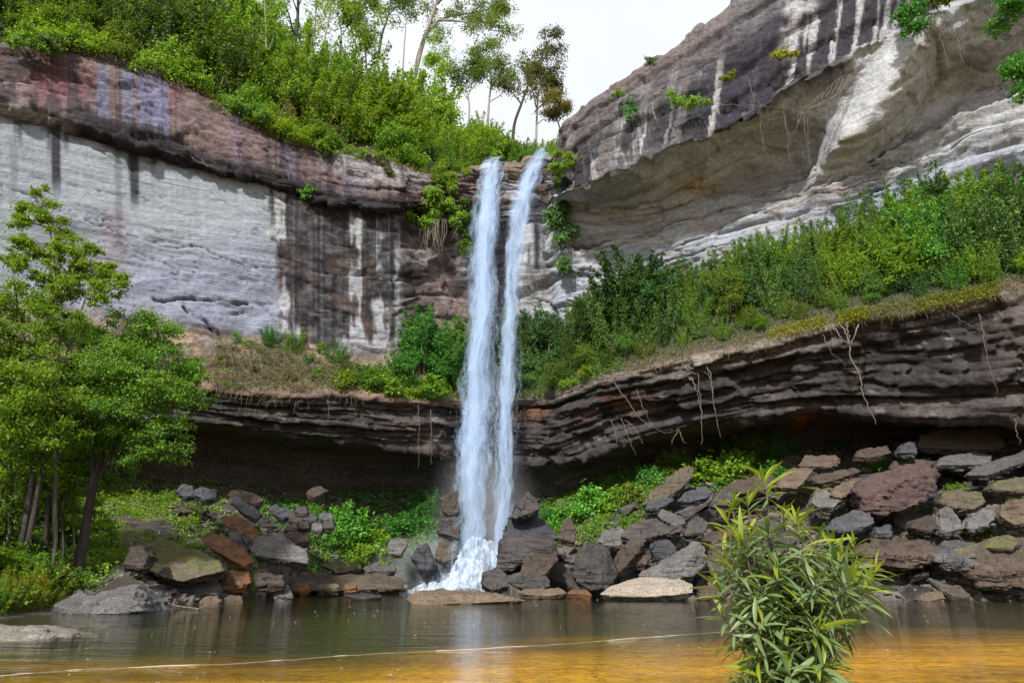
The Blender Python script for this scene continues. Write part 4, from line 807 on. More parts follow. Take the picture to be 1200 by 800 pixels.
# ------------------------------------------------------------------ leaves, trees, shrubs
ML = {
 'lime':  leaf_mat('leaf_lime', (0.085, 0.182, 0.016), (0.194, 0.319, 0.025), (0.331, 0.376, 0.034), trans=.5, vary=.22),
 'bright': leaf_mat('leaf_bright', (0.074, 0.182, 0.023), (0.198, 0.364, 0.040), (0.364, 0.479, 0.049), trans=.48),
 'mid':   leaf_mat('leaf_mid', (0.050, 0.114, 0.017), (0.133, 0.225, 0.032), (0.248, 0.300, 0.043), trans=.42),
 'dark':  leaf_mat('leaf_dark', (0.028, 0.070, 0.017), (0.071, 0.141, 0.032), (0.133, 0.208, 0.043), trans=.36),
 'cool':  leaf_mat('leaf_cool', (0.040, 0.114, 0.036), (0.111, 0.237, 0.059), (0.201, 0.343, 0.066), trans=.4),
 'emerald': leaf_mat('leaf_emerald', (0.033, 0.149, 0.030), (0.107, 0.314, 0.049), (0.231, 0.447, 0.058), trans=.42),
 'olive': leaf_mat('leaf_olive', (0.072, 0.087, 0.026), (0.160, 0.167, 0.043), (0.290, 0.189, 0.058), trans=.4),
 'straw': leaf_mat('dry_straw', (0.230, 0.172, 0.098), (0.391, 0.310, 0.196), (0.483, 0.414, 0.287), trans=.2, gloss=.15),
 'moss':  leaf_mat('moss_tuft', (0.116, 0.145, 0.017), (0.246, 0.275, 0.029), (0.377, 0.377, 0.043), trans=.3, gloss=.1),
 'rust':  leaf_mat('leaf_rust', (0.253, 0.081, 0.023), (0.368, 0.138, 0.034), (0.391, 0.230, 0.057), trans=.4),
}
MB = {
 'dark': bark_mat('bark_dark', (0.02, 0.016, 0.013), (0.06, 0.048, 0.04)),
 'pale': bark_mat('bark_pale', (0.16, 0.135, 0.115), (0.34, 0.30, 0.27)),
 'brown': bark_mat('bark_brown', (0.06, 0.045, 0.034), (0.15, 0.12, 0.095)),
 'root': bark_mat('root_pale', (0.08, 0.065, 0.052), (0.22, 0.185, 0.15)),
}
def unit(v): return v / (np.linalg.norm(v, axis=-1, keepdims=True) + 1e-9)
def leaves(P, Nrm, size, rg, wid=.5, droop=.3, jit=.6, fold=.18):
    """pointed leaf, two faces folded along the rib, at each point; turned mostly to Nrm"""
    n = len(P); Nl = unit(Nrm + rg.normal(0, jit, (n, 3))); T = unit(np.cross(Nl, rg.normal(0, 1, (n, 3)))); T[:, 2] -= droop; T = unit(T)
    Bn = unit(np.cross(T, Nl)); Nl = np.cross(Bn, T)
    s = (size * rg.uniform(.65, 1.25, n))[:, None]
    a = P; b = P + T * s; l = P + T * s * .45 + Bn * s * wid * .5 + Nl * s * fold; r = P + T * s * .45 - Bn * s * wid * .5 + Nl * s * fold
    V = np.stack([a, l, b, r], 1).reshape(-1, 3); i = np.arange(n) * 4
    F = np.concatenate([np.stack([i, i + 2, i + 1], 1), np.stack([i, i + 3, i + 2], 1)])
    return V, F
def crown_pts(clumps, per, rg, flat=.7, hollow=.55, loose=.22):
    """leaf positions over the outer shell of each clump, thick on top, thin below"""
    c = np.array([k[:3] for k in clumps]); r = np.array([k[3] for k in clumps])
    w = r ** 2; cnt = np.maximum(4, (per * w / w.sum()).astype(int)); idx = np.repeat(np.arange(len(c)), cnt); n = len(idx)
    d = unit(rg.normal(0, 1, (n, 3))); d[:, 2] = np.abs(d[:, 2]) * np.where(rg.random(n) < .78, 1, -.6); d = unit(d)
    rr = r[idx] * (hollow + (1 - hollow) * np.sqrt(rg.random(n))) * (1 + loose * rg.normal(0, 1, n))
    P = c[idx] + d * rr[:, None] * np.array([1, 1, flat]); 
    return P, unit(d * .6 + np.array([0, 0, .75])), idx
def branchy(rg, root, tip, r0, depth, spread, n_br, paths, ends, wob=.12, r_end=.25):
    """a limb from root to tip with side limbs; ends collect the twig tips"""
    root, tip = np.asarray(root, float), np.asarray(tip, float); L_ = np.linalg.norm(tip - root); mid = [root + (tip - root) * t + rg.normal(0, wob * L_ * .5, 3) * math.sin(math.pi * t) for t in (0.33, 0.66)]
    c = curve_pts([root, *mid, tip], 9 if depth > 1 else 5); rr = r0 * (1 - (1 - r_end) * np.linspace(0, 1, len(c))); paths.append((c, rr))
    if depth <= 0: ends.append(c[-1]); return
    for k in range(n_br):
        t = rg.uniform(.35, 1.0); i = min(len(c) - 1, int(t * (len(c) - 1))); p = c[i]
        d = unit(unit(tip - root) * .55 + unit(rg.normal(0, 1, 3)) * 1.0 + np.array([0, 0, .25])); l = L_ * spread * rg.uniform(.6, 1.1) * (1.25 - .5 * t)
        branchy(rg, p, p + d * l, rr[i] * .6, depth - 1, spread, max(2, n_br - 1), paths, ends, wob, .3)
    ends.append(c[-1])
def shrub_proto(name, seed, rad_, h, nleaf, size, clumps=16, wid=.5, flat=.75, airy=1.0, hollow=.5, stems=5, lean=0, top=1.0):
    rg = np.random.default_rng(seed); cl = []; paths = []
    for k in range(clumps):
        t = rg.random() ** 1.1; ang = rg.uniform(0, 6.28); q = math.sqrt(rg.random()) * rad_ * (1.05 - .62 * t ** 1.5 * top)
        z = h * (.02 + .88 * t); rr = rad_ * rg.uniform(.2, .46) * airy * (1.15 - .4 * t); cl.append((q * math.cos(ang) + lean * z, q * math.sin(ang), z, rr))
        if k < stems: paths.append((curve_pts([(0.1 * math.cos(ang) * rad_, .1 * math.sin(ang) * rad_, -.4), (q * .5 * math.cos(ang), q * .5 * math.sin(ang), z * .55), (q * math.cos(ang) + lean * z, q * math.sin(ang), z + rr * .3)], 7), np.linspace(.035, .01, 7) * (h ** .5)))
    P, Nr, _ = crown_pts(cl, nleaf, rg, flat, hollow)
    k = rg.random(len(P)) < .12; P[k] += rg.normal(0, .16 * rad_, (k.sum(), 3)); P[k, 2] += rg.random(k.sum()) * .22 * h
    for k in range(int(clumps * .9)):                    # leafy shoots breaking the outline
        ang = rg.uniform(0, 6.28); q = rad_ * rg.uniform(.2, .9); z0 = h * rg.uniform(.35, .85); b0 = np.array([q * math.cos(ang), q * math.sin(ang), z0]); dr = unit(np.array([math.cos(ang) * .5, math.sin(ang) * .5, 1.0]) + rg.normal(0, .3, 3)); l = h * rg.uniform(.15, .4)
        tt = rg.random((int(nleaf * .012) + 8, 1)); P = np.concatenate([P, b0 + dr * l * tt + rg.normal(0, .05 * rad_, (len(tt), 3)) * (1.3 - tt)]); Nr = np.concatenate([Nr, unit(rg.normal(0, .5, (len(tt), 3)) + np.array([0, 0, .6]))])
        paths.append((np.array([b0 - dr * .1, b0 + dr * l * .5, b0 + dr * l]), np.array([.012, .009, .005])))
    V, F = leaves(P, Nr, size, rg, wid); me = mesh_np('foliage', V, F, smooth=False)
    sv, sf = tubes(paths, 5); return me, mesh_np('stem', sv, sf)
SHRUB = {}
def shrub_set(key, seeds, **kw): SHRUB[key] = [shrub_proto(key, s, **kw) for s in seeds]
shrub_set('round', range(10, 15), rad_=1.35, h=2.0, nleaf=5600, size=.15, clumps=26)
shrub_set('tall', range(20, 25), rad_=1.3, h=3.2, nleaf=7600, size=.15, clumps=38, airy=.9)
shrub_set('low', range(30, 34), rad_=1.0, h=.8, nleaf=1500, size=.16, clumps=12, stems=3)
shrub_set('weed', range(40, 43), rad_=.8, h=1.5, nleaf=900, size=.17, clumps=10, airy=.7, stems=8)
shrub_set('broad', range(50, 54), rad_=1.2, h=1.5, nleaf=1900, size=.24, clumps=18, wid=.62)
def feather_proto(name, seed, r0, h, shoots, per, size):
    """thicket of upright shoots, leafy from the ground to the tip"""
    rg = np.random.default_rng(seed); Ps, Ns, paths = [], [], []
    for k in range(shoots):
        an = rg.uniform(0, 6.28); q = r0 * math.sqrt(rg.random()); b0 = np.array([q * math.cos(an), q * math.sin(an), -.3]); hh = h * rg.uniform(.55, 1.1) * (1.05 - .35 * q / r0)
        ln = np.array([rg.normal(0, .18) + .25 * math.cos(an), rg.normal(0, .18) + .25 * math.sin(an), 1.0]); c = curve_pts([b0, b0 + ln * hh * .5 + rg.normal(0, .06, 3), b0 + ln * hh + rg.normal(0, .12, 3)], 7); paths.append((c, np.linspace(.022, .005, 7)))
        t = rg.random(per) ** .85; i = np.minimum(5, (t * 6).astype(int)); p = c[i] + (c[i + 1] - c[i]) * (t * 6 - i)[:, None]; w = (.30 * (1 - t) ** .7 + .07) * (h / 3) ** .5
        d = unit(rg.normal(0, 1, (per, 3))); Ps.append(p + d * (w * rg.random(per) ** .5)[:, None] * np.array([1, 1, .7])); Ns.append(unit(d * .5 + np.array([0, 0, .7])))
    P, Nr = np.concatenate(Ps), np.concatenate(Ns); V, F = leaves(P, Nr, size, rg, .5); return mesh_np('foliage', V, F, smooth=False), mesh_np('stem', *tubes(paths, 4))
SHRUB['feather'] = [feather_proto('feather', s, .9, 3.3, 26, 210, .15) for s in range(60, 66)]
MESHC = {}
def with_mat(me, mat):
    k = (me.name, mat.name)
    if k not in MESHC:
        c = me.copy(); c.materials.clear(); c.materials.append(mat); MESHC[k] = c
    return MESHC[k]
def shrub(kind, P, s, mat, label, group, rg, name='shrub', bark='brown', sz=1.0, cat='shrub'):
    me, sm = SHRUB[kind][rg.randrange(len(SHRUB[kind]))]
    o = empty(name, P, label, cat, group, rg.uniform(0, 6.28), (s * rg.uniform(.85, 1.15), s * rg.uniform(.85, 1.15), s * sz * rg.uniform(.85, 1.15)))
    put('foliage', with_mat(me, ML[mat]), None, o); put('stem', with_mat(sm, MB[bark]), None, o)
    return o

# ---- forest on the hillside
rg = random.Random(3)
HILLG = 'shrubs and young trees on the wooded hillside'
def hill_label(mt_, px, d):
    return {'lime': 'sunlit lime green', 'bright': 'bright green', 'mid': 'mid green', 'dark': 'dark green'}[mt_] + ' leafy shrub ' + ('on the cliff edge' if d < 2 else 'on the lower hillside' if d < 8 else 'high on the hillside') + (' above the purple rock at far left' if px < 140 else ' above the pale wall' if px < 300 else ' above the black stained wall' if px < 430 else ' above the left stream of the falls' if px < 560 else ' behind the top of the falls')
rows_ = [(0.7, 26, (1.0, 1.5)), (2.4, 26, (1.2, 1.8)), (5, 24, (1.4, 2.1)), (8.5, 22, (1.6, 2.5)), (13, 20, (1.8, 2.8)), (19, 16, (2.2, 3.2)), (27, 14, (2.6, 3.6))]
for d, n, (s0, s1) in rows_:
    for k in range(n):
        px = -120 + (k + rg.uniform(.1, .9)) * (770 / n); dd_ = max(.2, d + rg.uniform(-1, 1) * min(d * .3, 2.5))
        if px > 556 and d < 2 and px < 646: continue
        P = hill_pt(np.array([px]), np.array([dd_]))[0]
        s = rg.uniform(s0, s1) * float(ip(px, [(-120, 1.15), (330, 1.15), (450, 1.0), (560, .75), (650, .55)]))
        ly = rg.random() + (.30 if 300 < px < 560 else -.10 if px < 230 else 0.08)
        mt_ = 'lime' if ly > .78 else 'bright' if ly > .42 else 'mid' if ly > .12 else 'dark'
        shrub(rg.choice(['round', 'tall', 'feather', 'feather', 'tall']) if d > 1 else rg.choice(['round', 'low']), P, s, mt_, hill_label(mt_, px, d), HILLG, rg)
# ---- trees standing out of it, drawn branch by branch
def tree(name, bark, limbs, Y, leafs, label, cat='tree', group=None, seed=1, mat='dark', size=.3, per=60, clump=.9, sub=2, extra=None, flat=.7, thick=1.0, spread=.42, nbr=3, base_drop=.6, cat_='tree'):
    """limbs: [(list of (px,py,dY)), radius at base] traced in the photo; leafs: True adds twigs and leaf clumps on them"""
    rg_ = np.random.default_rng(seed); paths = []; ends = []
    for li, (pts, r0, twig) in enumerate(limbs):
        c = np.array([W(p[0], p[1], Y + (p[2] if len(p) > 2 else 0)) for p in pts])
        if li == 0: c[0, 2] -= base_drop
        cc = curve_pts(c, max(8, 4 * len(c))); rr = r0 * thick * np.linspace(1, .28 if twig else .5, len(cc)); paths.append((cc, rr))
        if twig:
            L_ = np.linalg.norm(cc[-1] - cc[0])
            for k in range(twig):
                t = rg_.uniform(.45, 1); i = int(t * (len(cc) - 1)); d = unit(unit(cc[-1] - cc[0]) * .6 + unit(rg_.normal(0, 1, 3)))
                branchy(rg_, cc[i], cc[i] + d * min(L_ * .3, 3.2) * rg_.uniform(.5, 1.1), rr[i] * .6, sub - 1, spread, nbr, paths, ends)
            ends.append(cc[-1])
    ends = np.array(ends); base = paths[0][0][0].copy()
    root = empty(name, base, label, cat_, group)
    V, F = tubes(paths, 6); put('trunk', mesh_np('trunk', V - base, F), MB[bark], root)
    cl = [(*(e + rg_.normal(0, clump * .25, 3)), clump * rg_.uniform(.5, 1.15)) for e in ends]
    P, Nr, _ = crown_pts(cl, per * len(cl), rg_, flat, .3)
    V, F = leaves(P - base, Nr, size, rg_, .52); put('crown', mesh_np('crown', V, F, smooth=False), ML[mat], root)
    return root
tree('tall_tree', 'pale', [([(484, 92), (491, 66), (499, 40), (508, 14), (516, -12)], .38, 4), ([(499, 40, 0), (515, 24, .5), (535, 18, 1), (560, 14, 1.5)], .18, 6), ([(515, 24, .5), (545, 26, 0), (570, 34, -.5), (590, 38, -1)], .14, 6), ([(508, 14), (490, -4, 1), (474, -20, 1)], .2, 4), ([(512, 5), (530, -12, -1), (560, -22, -1)], .18, 6), ([(560, 14, 1.5), (580, 10, 2), (598, 12, 2)], .09, 5)], 66, True, 'tall pale trunked tree with a spreading dark crown against the sky', seed=11, mat='mid', size=.27, per=90, clump=1.15)
tree('slender_tree', 'dark', [([(600, 168), (603, 145), (611, 122), (620, 98), (632, 78), (642, 62)], .20, 7), ([(611, 122), (600, 108), (592, 98)], .09, 4), ([(620, 98), (636, 88), (652, 80)], .08, 5), ([(632, 78), (640, 52), (652, 44)], .07, 5), ([(616, 108), (640, 100), (656, 102)], .07, 5)], 60, True, 'slender dark tree leaning right with sparse olive leaves, right of the pale trunked tree', seed=12, mat='olive', size=.25, per=55, clump=.85)
tree('slender_tree', 'pale', [([(571, 150), (573, 120), (576, 92), (572, 66)], .17, 6), ([(574, 108), (584, 88), (588, 68), (582, 48)], .08, 6), ([(575, 98), (562, 80), (556, 60)], .07, 5), ([(573, 120), (590, 108), (600, 84)], .06, 4)], 62, True, 'slender tree with sparse dark leaves between the pale trunked tree and the leaning tree', seed=13, mat='mid', size=.25, per=55, clump=.85)
tree('slender_tree', 'pale', [([(628, 168), (629, 140), (631, 112), (636, 84)], .14, 6), ([(630, 128), (644, 116), (656, 112)], .07, 5), ([(631, 112), (622, 96), (628, 80)], .06, 4), ([(629, 146), (642, 136), (652, 134)], .06, 5)], 58, True, 'thin tree with reddish brown leaves in its top at the right end of the hillside', seed=14, mat='olive', size=.24, per=50, clump=.75)
tree('slender_tree', 'dark', [([(443, 64), (448, 40), (455, 18), (460, -12)], .17, 5), ([(450, 30), (440, 8), (430, -10)], .08, 5), ([(455, 18), (470, 2), (476, -14)], .07, 4)], 64, True, 'dark thin double trunk left of the pale trunked tree', seed=15, mat='mid', size=.3, per=40, clump=.9)
tree('slender_tree', 'pale', [([(472, 84), (474, 50), (476, 20), (474, -14)], .11, 5), ([(475, 30), (482, 14), (486, -4)], .05, 3)], 63, True, 'very thin straight pale tree just left of the pale trunked tree', seed=16, mat='mid', size=.28, per=24, clump=.6)
tree('slender_tree', 'pale', [([(398, 70), (400, 40), (396, 14), (400, -14)], .14, 6), ([(399, 44), (412, 24), (420, 4)], .07, 5)], 60, True, 'thin pale tree over the yellow green shrubs of the hillside', seed=17, mat='mid', size=.3, per=50, clump=1.0)
tree('slender_tree', 'pale', [([(382, 84), (380, 50), (386, 20), (388, -16)], .13, 5)], 57, True, 'thin pale straight tree right of the moss covered tree', seed=18, mat='bright', size=.28, per=50, clump=1.0)
tree('tall_tree', 'brown', [([(255, 40), (256, 18), (254, -16)], .55, 3)], 56, True, 'thick reddish grey trunk rising out of the frame at the left of the hillside', seed=19, mat='mid', size=.3, per=60, clump=1.0)
tree('tall_tree', 'dark', [([(432, 100), (428, 60), (424, 30), (430, -10)], .12, 6), ([(427, 50), (416, 34), (410, 16)], .06, 5)], 58, True, 'small tree with dark leaves left of the dark double trunk', seed=20, mat='mid', size=.3, per=46, clump=.9)
tree('slender_tree', 'pale', [([(548, 150), (550, 124), (546, 98), (551, 76)], .13, 7), ([(549, 118), (538, 100), (532, 86)], .06, 5), ([(547, 104), (558, 92), (562, 78)], .05, 5)], 62, True, 'small lacy tree right below the dark spreading crown of the pale trunked tree', seed=22, mat='mid', size=.24, per=50, clump=.75)
tree('slender_tree', 'pale', [([(520, 128), (522, 100), (518, 78), (524, 58)], .12, 7), ([(520, 96), (508, 82), (504, 70)], .05, 5)], 63, True, 'lacy tree just right of the leaning pale trunk on the skyline', seed=23, mat='bright', size=.24, per=50, clump=.75)
tree('slender_tree', 'dark', [([(660, 168), (656, 150), (650, 132), (652, 118)], .10, 6), ([(654, 144), (662, 132), (664, 122)], .04, 4)], 57, True, 'little tree beside the nose of the right cliff on the skyline', seed=24, mat='olive', size=.22, per=46, clump=.6)
tree('slender_tree', 'pale', [([(186, 78), (184, 50), (188, 20), (186, -16)], .12, 5), ([(185, 46), (174, 24), (170, 6)], .05, 4)], 46, True, 'thin pale trunk among the dark shrubs of the left forest', seed=25, mat='mid', size=.22, per=50, clump=.8)
tree('slender_tree', 'pale', [([(312, 120), (308, 86), (312, 50), (309, -14)], .13, 6), ([(309, 70), (320, 46), (322, 24)], .05, 4)], 48.5, True, 'thin pale trunk left of the moss covered tree', seed=26, mat='bright', size=.22, per=50, clump=.8)
tree('slender_tree', 'brown', [([(364, 130), (368, 96), (364, 60), (370, 24), (368, -14)], .12, 6)], 50, True, 'thin brown trunk right of the moss covered tree', seed=27, mat='lime', size=.22, per=50, clump=.8)
tree('slender_tree', 'pale', [([(416, 130), (420, 92), (416, 60), (419, 30)], .11, 6), ([(418, 80), (430, 62), (434, 50)], .05, 4)], 54, True, 'young pale stemmed tree with bright leaves in the middle of the hillside', seed=28, mat='lime', size=.22, per=55, clump=.8)
t_ = tree('mossy_tree', 'dark', [([(338, 150), (339, 124), (333, 92), (342, 62), (348, 34), (350, -20)], .34, 3), ([(338, 128), (346, 100), (347, 76), (345, 60)], .10, 2), ([(334, 94), (329, 84)], .12, 1)], 46.2, True, 'dark crooked moss covered tree standing at the cliff edge', seed=21, mat='bright', size=.22, per=40, clump=.6)
r2 = np.random.default_rng(77); tp = curve_pts([W(a, b, 46) for a, b in [(338, 146), (339, 124), (333, 92), (342, 62)]], 40)
P = np.repeat(tp, 34, 0) + r2.normal(0, .26, (40 * 34, 3)); V, F = leaves(P - np.array(t_.location), unit(r2.normal(0, 1, P.shape)), .16, r2, .5)
put('moss', mesh_np('moss', V, F, smooth=False), ML['moss'], t_)

# ---- trees on the left bank
LEFTG = None
def bank_tree(name, label, Y, trunk, clumps, n, mat, seed, bark='dark', size=.2, flat=.62, hollow=.15):
    """trunk limbs and crown clumps (px, py, dY, radius in metres) as seen in the photo"""
    rg_ = np.random.default_rng(seed); paths = []
    for pts, r0 in trunk:
        c = curve_pts([W(p[0], p[1], Y + (p[2] if len(p) > 2 else 0)) for p in pts], 14); paths.append((c, np.linspace(r0, r0 * .3, len(c))))
    base = paths[0][0][0].copy(); base[2] = float(ground_z(base[0], base[1])); paths[0][0][0][2] = base[2] - .4
    for p, r in paths[1:]:
        if p[0][2] < base[2] + 1.2: p[0][2] = float(ground_z(p[0][0], p[0][1])) - .4
    cl = []
    allp = np.concatenate([p for p, _ in paths])
    for (px, py, dY, r) in clumps:
        c = W(px, py, Y + dY); k = max(3, int(6 * r))
        q = allp[allp[:, 2] < c[2] + .2]; q = q if len(q) else allp; j = q[np.argmin(np.linalg.norm(q - c, axis=1))]
        paths.append((curve_pts([j, (j + c) / 2 + rg_.normal(0, .15, 3), c], 7), np.linspace(.05, .018, 7)))
        for _ in range(k + 3):
            d = unit(rg_.normal(0, 1, 3)) * r * rg_.uniform(.35, .95); d[2] *= .75; e = c + d; cl.append((*e, r * rg_.uniform(.26, .46)))
            paths.append((np.array([c, (c + e) / 2 + rg_.normal(0, .05, 3), e]), np.array([.02, .014, .008])))
    root = empty(name, base, label, 'tree', LEFTG)
    V, F = tubes([(p - base, r) for p, r in paths], 7); put('trunk', mesh_np('trunk', V, F), MB[bark], root)
    P, Nr, _ = crown_pts(cl, n, rg_, flat, hollow, .36); V, F = leaves(P - base, Nr, size, rg_, .5, droop=.6); put('crown', mesh_np('crown', V, F, smooth=False), ML[mat], root)
    return root
bank_tree('broadleaf_tree', 'big dark trunked tree with the widest crown on the left bank', 29.5,
  [([(94, 655), (100, 620), (108, 575), (118, 540), (124, 505), (132, 460), (140, 420)], .22), ([(108, 575), (110, 535), (112, 500), (104, 460)], .12), ([(116, 560), (132, 530), (150, 490), (175, 455), (195, 430)], .12), ([(104, 590), (112, 550), (138, 505), (165, 470)], .10), ([(122, 577), (140, 570), (158, 565)], .05)],
  [(150, 400, 0, 1.5), (185, 385, 0, 1.5), (120, 410, 1, 1.5), (170, 430, -1, 1.7), (210, 420, 0, 1.4), (225, 455, 0, 1.2), (190, 465, -.8, 1.5), (150, 460, -1.5, 1.7), (110, 450, 0, 1.6), (130, 490, -1.5, 1.4), (165, 505, -1.2, 1.4), (185, 525, -1, 1.1), (95, 490, -1, 1.4), (205, 500, -.5, .9), (150, 375, .5, 1.0), (215, 440, 1, 1.2), (60, 440, 1, 1.5), (85, 400, 1.5, 1.5), (170, 410, 1.5, 1.6), (195, 440, -1, 1.3), (140, 440, -1.6, 1.5), (125, 520, 0, 1.2), (230, 440, .5, .9), (235, 470, 0, .7), (200, 520, -.5, .8), (165, 540, -.8, .8), (120, 560, .6, 1.0), (85, 540, 1, 1.2), (150, 560, 1, .7), (215, 530, 0, .7), (60, 570, 1.5, 1.1)], 44000, 'bright', 501, size=.155)
bank_tree('sapling', 'tall yellow tipped sapling rising above the other left bank trees', 28.0,
  [([(66, 655), (64, 600), (66, 520), (70, 440), (66, 360), (62, 300), (55, 240)], .10), ([(70, 440), (86, 390), (100, 350), (112, 310)], .06), ([(66, 370), (80, 330), (95, 300)], .04)],
  [(42, 235, 0, .65), (58, 250, 0, .8), (28, 262, 0, .75), (70, 268, .3, .75), (40, 285, 0, .9), (62, 300, 0, .9), (50, 325, .5, .9), (100, 290, 0, .8), (88, 305, 0, .8), (118, 315, 0, .9), (135, 335, 0, .75), (85, 335, 0, 1.0), (110, 345, -.5, .9), (145, 330, 0, .5), (15, 300, 0, .7), (60, 360, 0, 1.0), (48, 222, 0, .5), (34, 245, .3, .6), (76, 285, .3, .7), (25, 310, 0, .8), (95, 320, .5, .8), (130, 318, .3, .7), (70, 340, .6, .9), (40, 350, .6, 1.0)], 20000, 'lime', 502, bark='brown', size=.15)
bank_tree('broadleaf_tree', 'yellow green tree filling the left edge of the photo', 27.0,
  [([(22, 650), (32, 600), (40, 540), (46, 480), (44, 430)], .13), ([(30, 650), (40, 600), (47, 560), (58, 500), (62, 450)], .12), ([(8, 655), (14, 580), (10, 500)], .10)],
  [(20, 350, 0, 1.1), (45, 385, 0, 1.2), (10, 400, -.5, 1.4), (40, 420, -.5, 1.4), (75, 420, 0, 1.2), (15, 450, -1, 1.5), (55, 460, -1, 1.4), (-20, 420, 0, 1.5), (-20, 480, 0, 1.5), (25, 500, -1, 1.4), (60, 510, -.6, 1.2), (0, 540, -.8, 1.2), (85, 470, 0, 1.2), (-30, 370, 0, 1.4), (80, 380, .5, 1.0), (0, 370, .5, 1.1), (30, 460, .8, 1.5), (70, 490, .8, 1.4), (40, 540, .5, 1.3), (-10, 510, .5, 1.5), (20, 420, 1, 1.5), (90, 440, .8, 1.3)], 38000, 'lime', 503, bark='dark', size=.155)
bank_tree('broadleaf_tree', 'shaded slim trunked tree between the yellow green tree and the big dark trunk', 30.5,
  [([(52, 652), (56, 600), (60, 550), (66, 500)], .12), ([(75, 655), (74, 600), (80, 540)], .06), ([(88, 655), (86, 600), (88, 540)], .05)],
  [(70, 530, 0, 1.3), (40, 560, 0, 1.2), (85, 560, 0, 1.1), (15, 590, 0, 1.1), (60, 590, .5, 1.0), (100, 530, 0, 1.2), (30, 530, 0, 1.3), (110, 600, 1, .8), (50, 510, 1, 1.4), (10, 560, 1, 1.3), (75, 600, 1.5, 1.2), (15, 620, .5, 1.0), (50, 630, 1.5, 1.0), (-25, 610, 0, 1.2), (120, 620, 2, .9), (-20, 570, 1, 1.4), (30, 610, 1.5, 1.2)], 24000, 'bright', 504, bark='dark', size=.155)
rg = random.Random(8)
for (px, Y, s, kd, mt_, lb) in [(8, 24.0, 1.15, 'round', 'lime', 'yellow green grassy shrub at the left edge of the pool bank'), (45, 24.4, 1.0, 'round', 'lime', 'yellow green bush on the bank left of the big grey boulder'), (82, 25.4, .8, 'round', 'bright', 'green bush just behind the big grey boulder'),
   (118, 27.0, .75, 'broad', 'mid', 'dark leafy shrub at the foot of the big dark trunk'), (140, 28.2, .55, 'low', 'mid', 'low green plant between the big grey boulder and the mossy slab'), (130, 31, .9, 'weed', 'bright', 'weedy bush right of the big dark trunk'),
   (20, 27, 1.2, 'tall', 'mid', 'dark tall bush behind the grassy shrub at the left edge'), (60, 29, 1.0, 'round', 'dark', 'dark bush in the shade behind the left trunks'), (-30, 24, 1.4, 'tall', 'mid', 'bush cut by the left edge of the photo'), (5, 30, 1.3, 'tall', 'mid', 'shaded bush between the left trunks'), (100, 33, 1.1, 'tall', 'mid', 'bush glimpsed behind the big dark trunk')]:
    x = (px - 600) / 800 * Y * 1.045; shrub(kd, (x, Y, float(ground_z(x, Y)) - .1), s, mt_, lb, None, rg)

for k in range(16):
    px = -40 + k * 9.5 + rg.uniform(-3, 3); Y = float(ip(px, SHORE)) + rg.uniform(.4, 2.2); x = (px - 600) / 800 * Y * 1.045
    shrub('feather', (x, Y, float(ground_z(x, Y)) - .05), rg.uniform(.28, .45), rg.choice(['lime', 'lime', 'moss', 'bright']), 'clump of tall yellow green grass at the water edge on the left bank', 'grass clumps on the left bank', rg, name='grass_clump', cat='grass')
# ---- bench vegetation
def bench_pt(grid_line, px, f):
    """a point on a cliff bench: f=0 at the lip, 1 at the foot of the wall"""
    a, b = grid_line
    p = W(px, ip(px, a[0]), ip(px, a[1])); q = W(px, ip(px, b[0]), ip(px, b[1])); return p * (1 - f) + q * f
rg = random.Random(12)
RB = (R5, R4); LB = (L5, L4)
k_ = 0
for i in range(96):
    px = 664 + (i + rg.uniform(-.4, .4)) * 6.5; f = [.17, .62, .36, .9, .25, .75, .5][i % 7]
    P = bench_pt(RB, px, f); hgt = float(ip(px, [(668, 1.1), (700, 1.2), (760, 1.1), (850, .85), (930, .95), (1000, 1.05), (1090, 1.2), (1180, 1.3), (1280, 1.25)]))
    mt_ = rg.choice(['cool', 'dark', 'cool', 'mid', 'mid'] if px < 800 else ['cool', 'bright', 'mid', 'bright', 'cool'] if px < 1050 else ['cool', 'bright', 'bright', 'emerald', 'cool'])
    s = hgt * rg.uniform(.75, 1.15) * (.5 if f < .2 else .7 if f < .3 else 1.0)
    shrub('feather' if rg.random() < .75 else 'tall' if f > .3 else 'round', P + np.array([0, 0, -.1]), s, mt_, {'cool': 'blue green', 'dark': 'dark green', 'mid': 'mid green', 'bright': 'light green', 'emerald': 'vivid green'}[mt_] + ' shrub ' + ('near the rim' if f < .3 else 'in the middle' if f < .6 else 'against the wall') + ' of the right bench ' + ('beside the falls' if px < 730 else 'below the root tangle' if px < 950 else 'above the thick forked root' if px < 1080 else 'towards the right edge'), 'shrubs in the dense belt on the right cliff bench', rg)
for (px, f, s, kd, mt_, lb) in [(735, .55, 1.95, 'tall', 'dark', 'tallest dark bush on the bench right of the falls'), (765, .5, 1.6, 'tall', 'cool', 'dark blue green bush right of the tallest bench bush'), (700, .45, 1.3, 'tall', 'dark', 'dark bush left of the tallest bench bush'), (1060, .25, 1.25, 'tall', 'bright', 'bright green bush standing at the rim of the right bench'),
   (622, .25, 1.0, 'round', 'cool', 'green bush on the ledge just right of the falls'), (640, .5, 1.4, 'tall', 'cool', 'tall bush between the falls and the dark bench bushes'), (655, .15, .9, 'round', 'mid', 'yellowish bush over the ledge right of the falls'), (690, .08, .8, 'low', 'lime', 'yellow green low plant on the rim right of the falls'), (668, .06, .7, 'low', 'bright', 'small bright plant hanging over the rim right of the falls'), (608, .4, 1.0, 'tall', 'mid', 'shadowed bush seen between the two streams of the falls'), (600, .7, 1.1, 'tall', 'mid', 'bush growing up the wall between the two streams')]:
    shrub(kd, bench_pt(RB, px, f) + np.array([0, 0, -.1]), s, mt_, lb, None, rg)
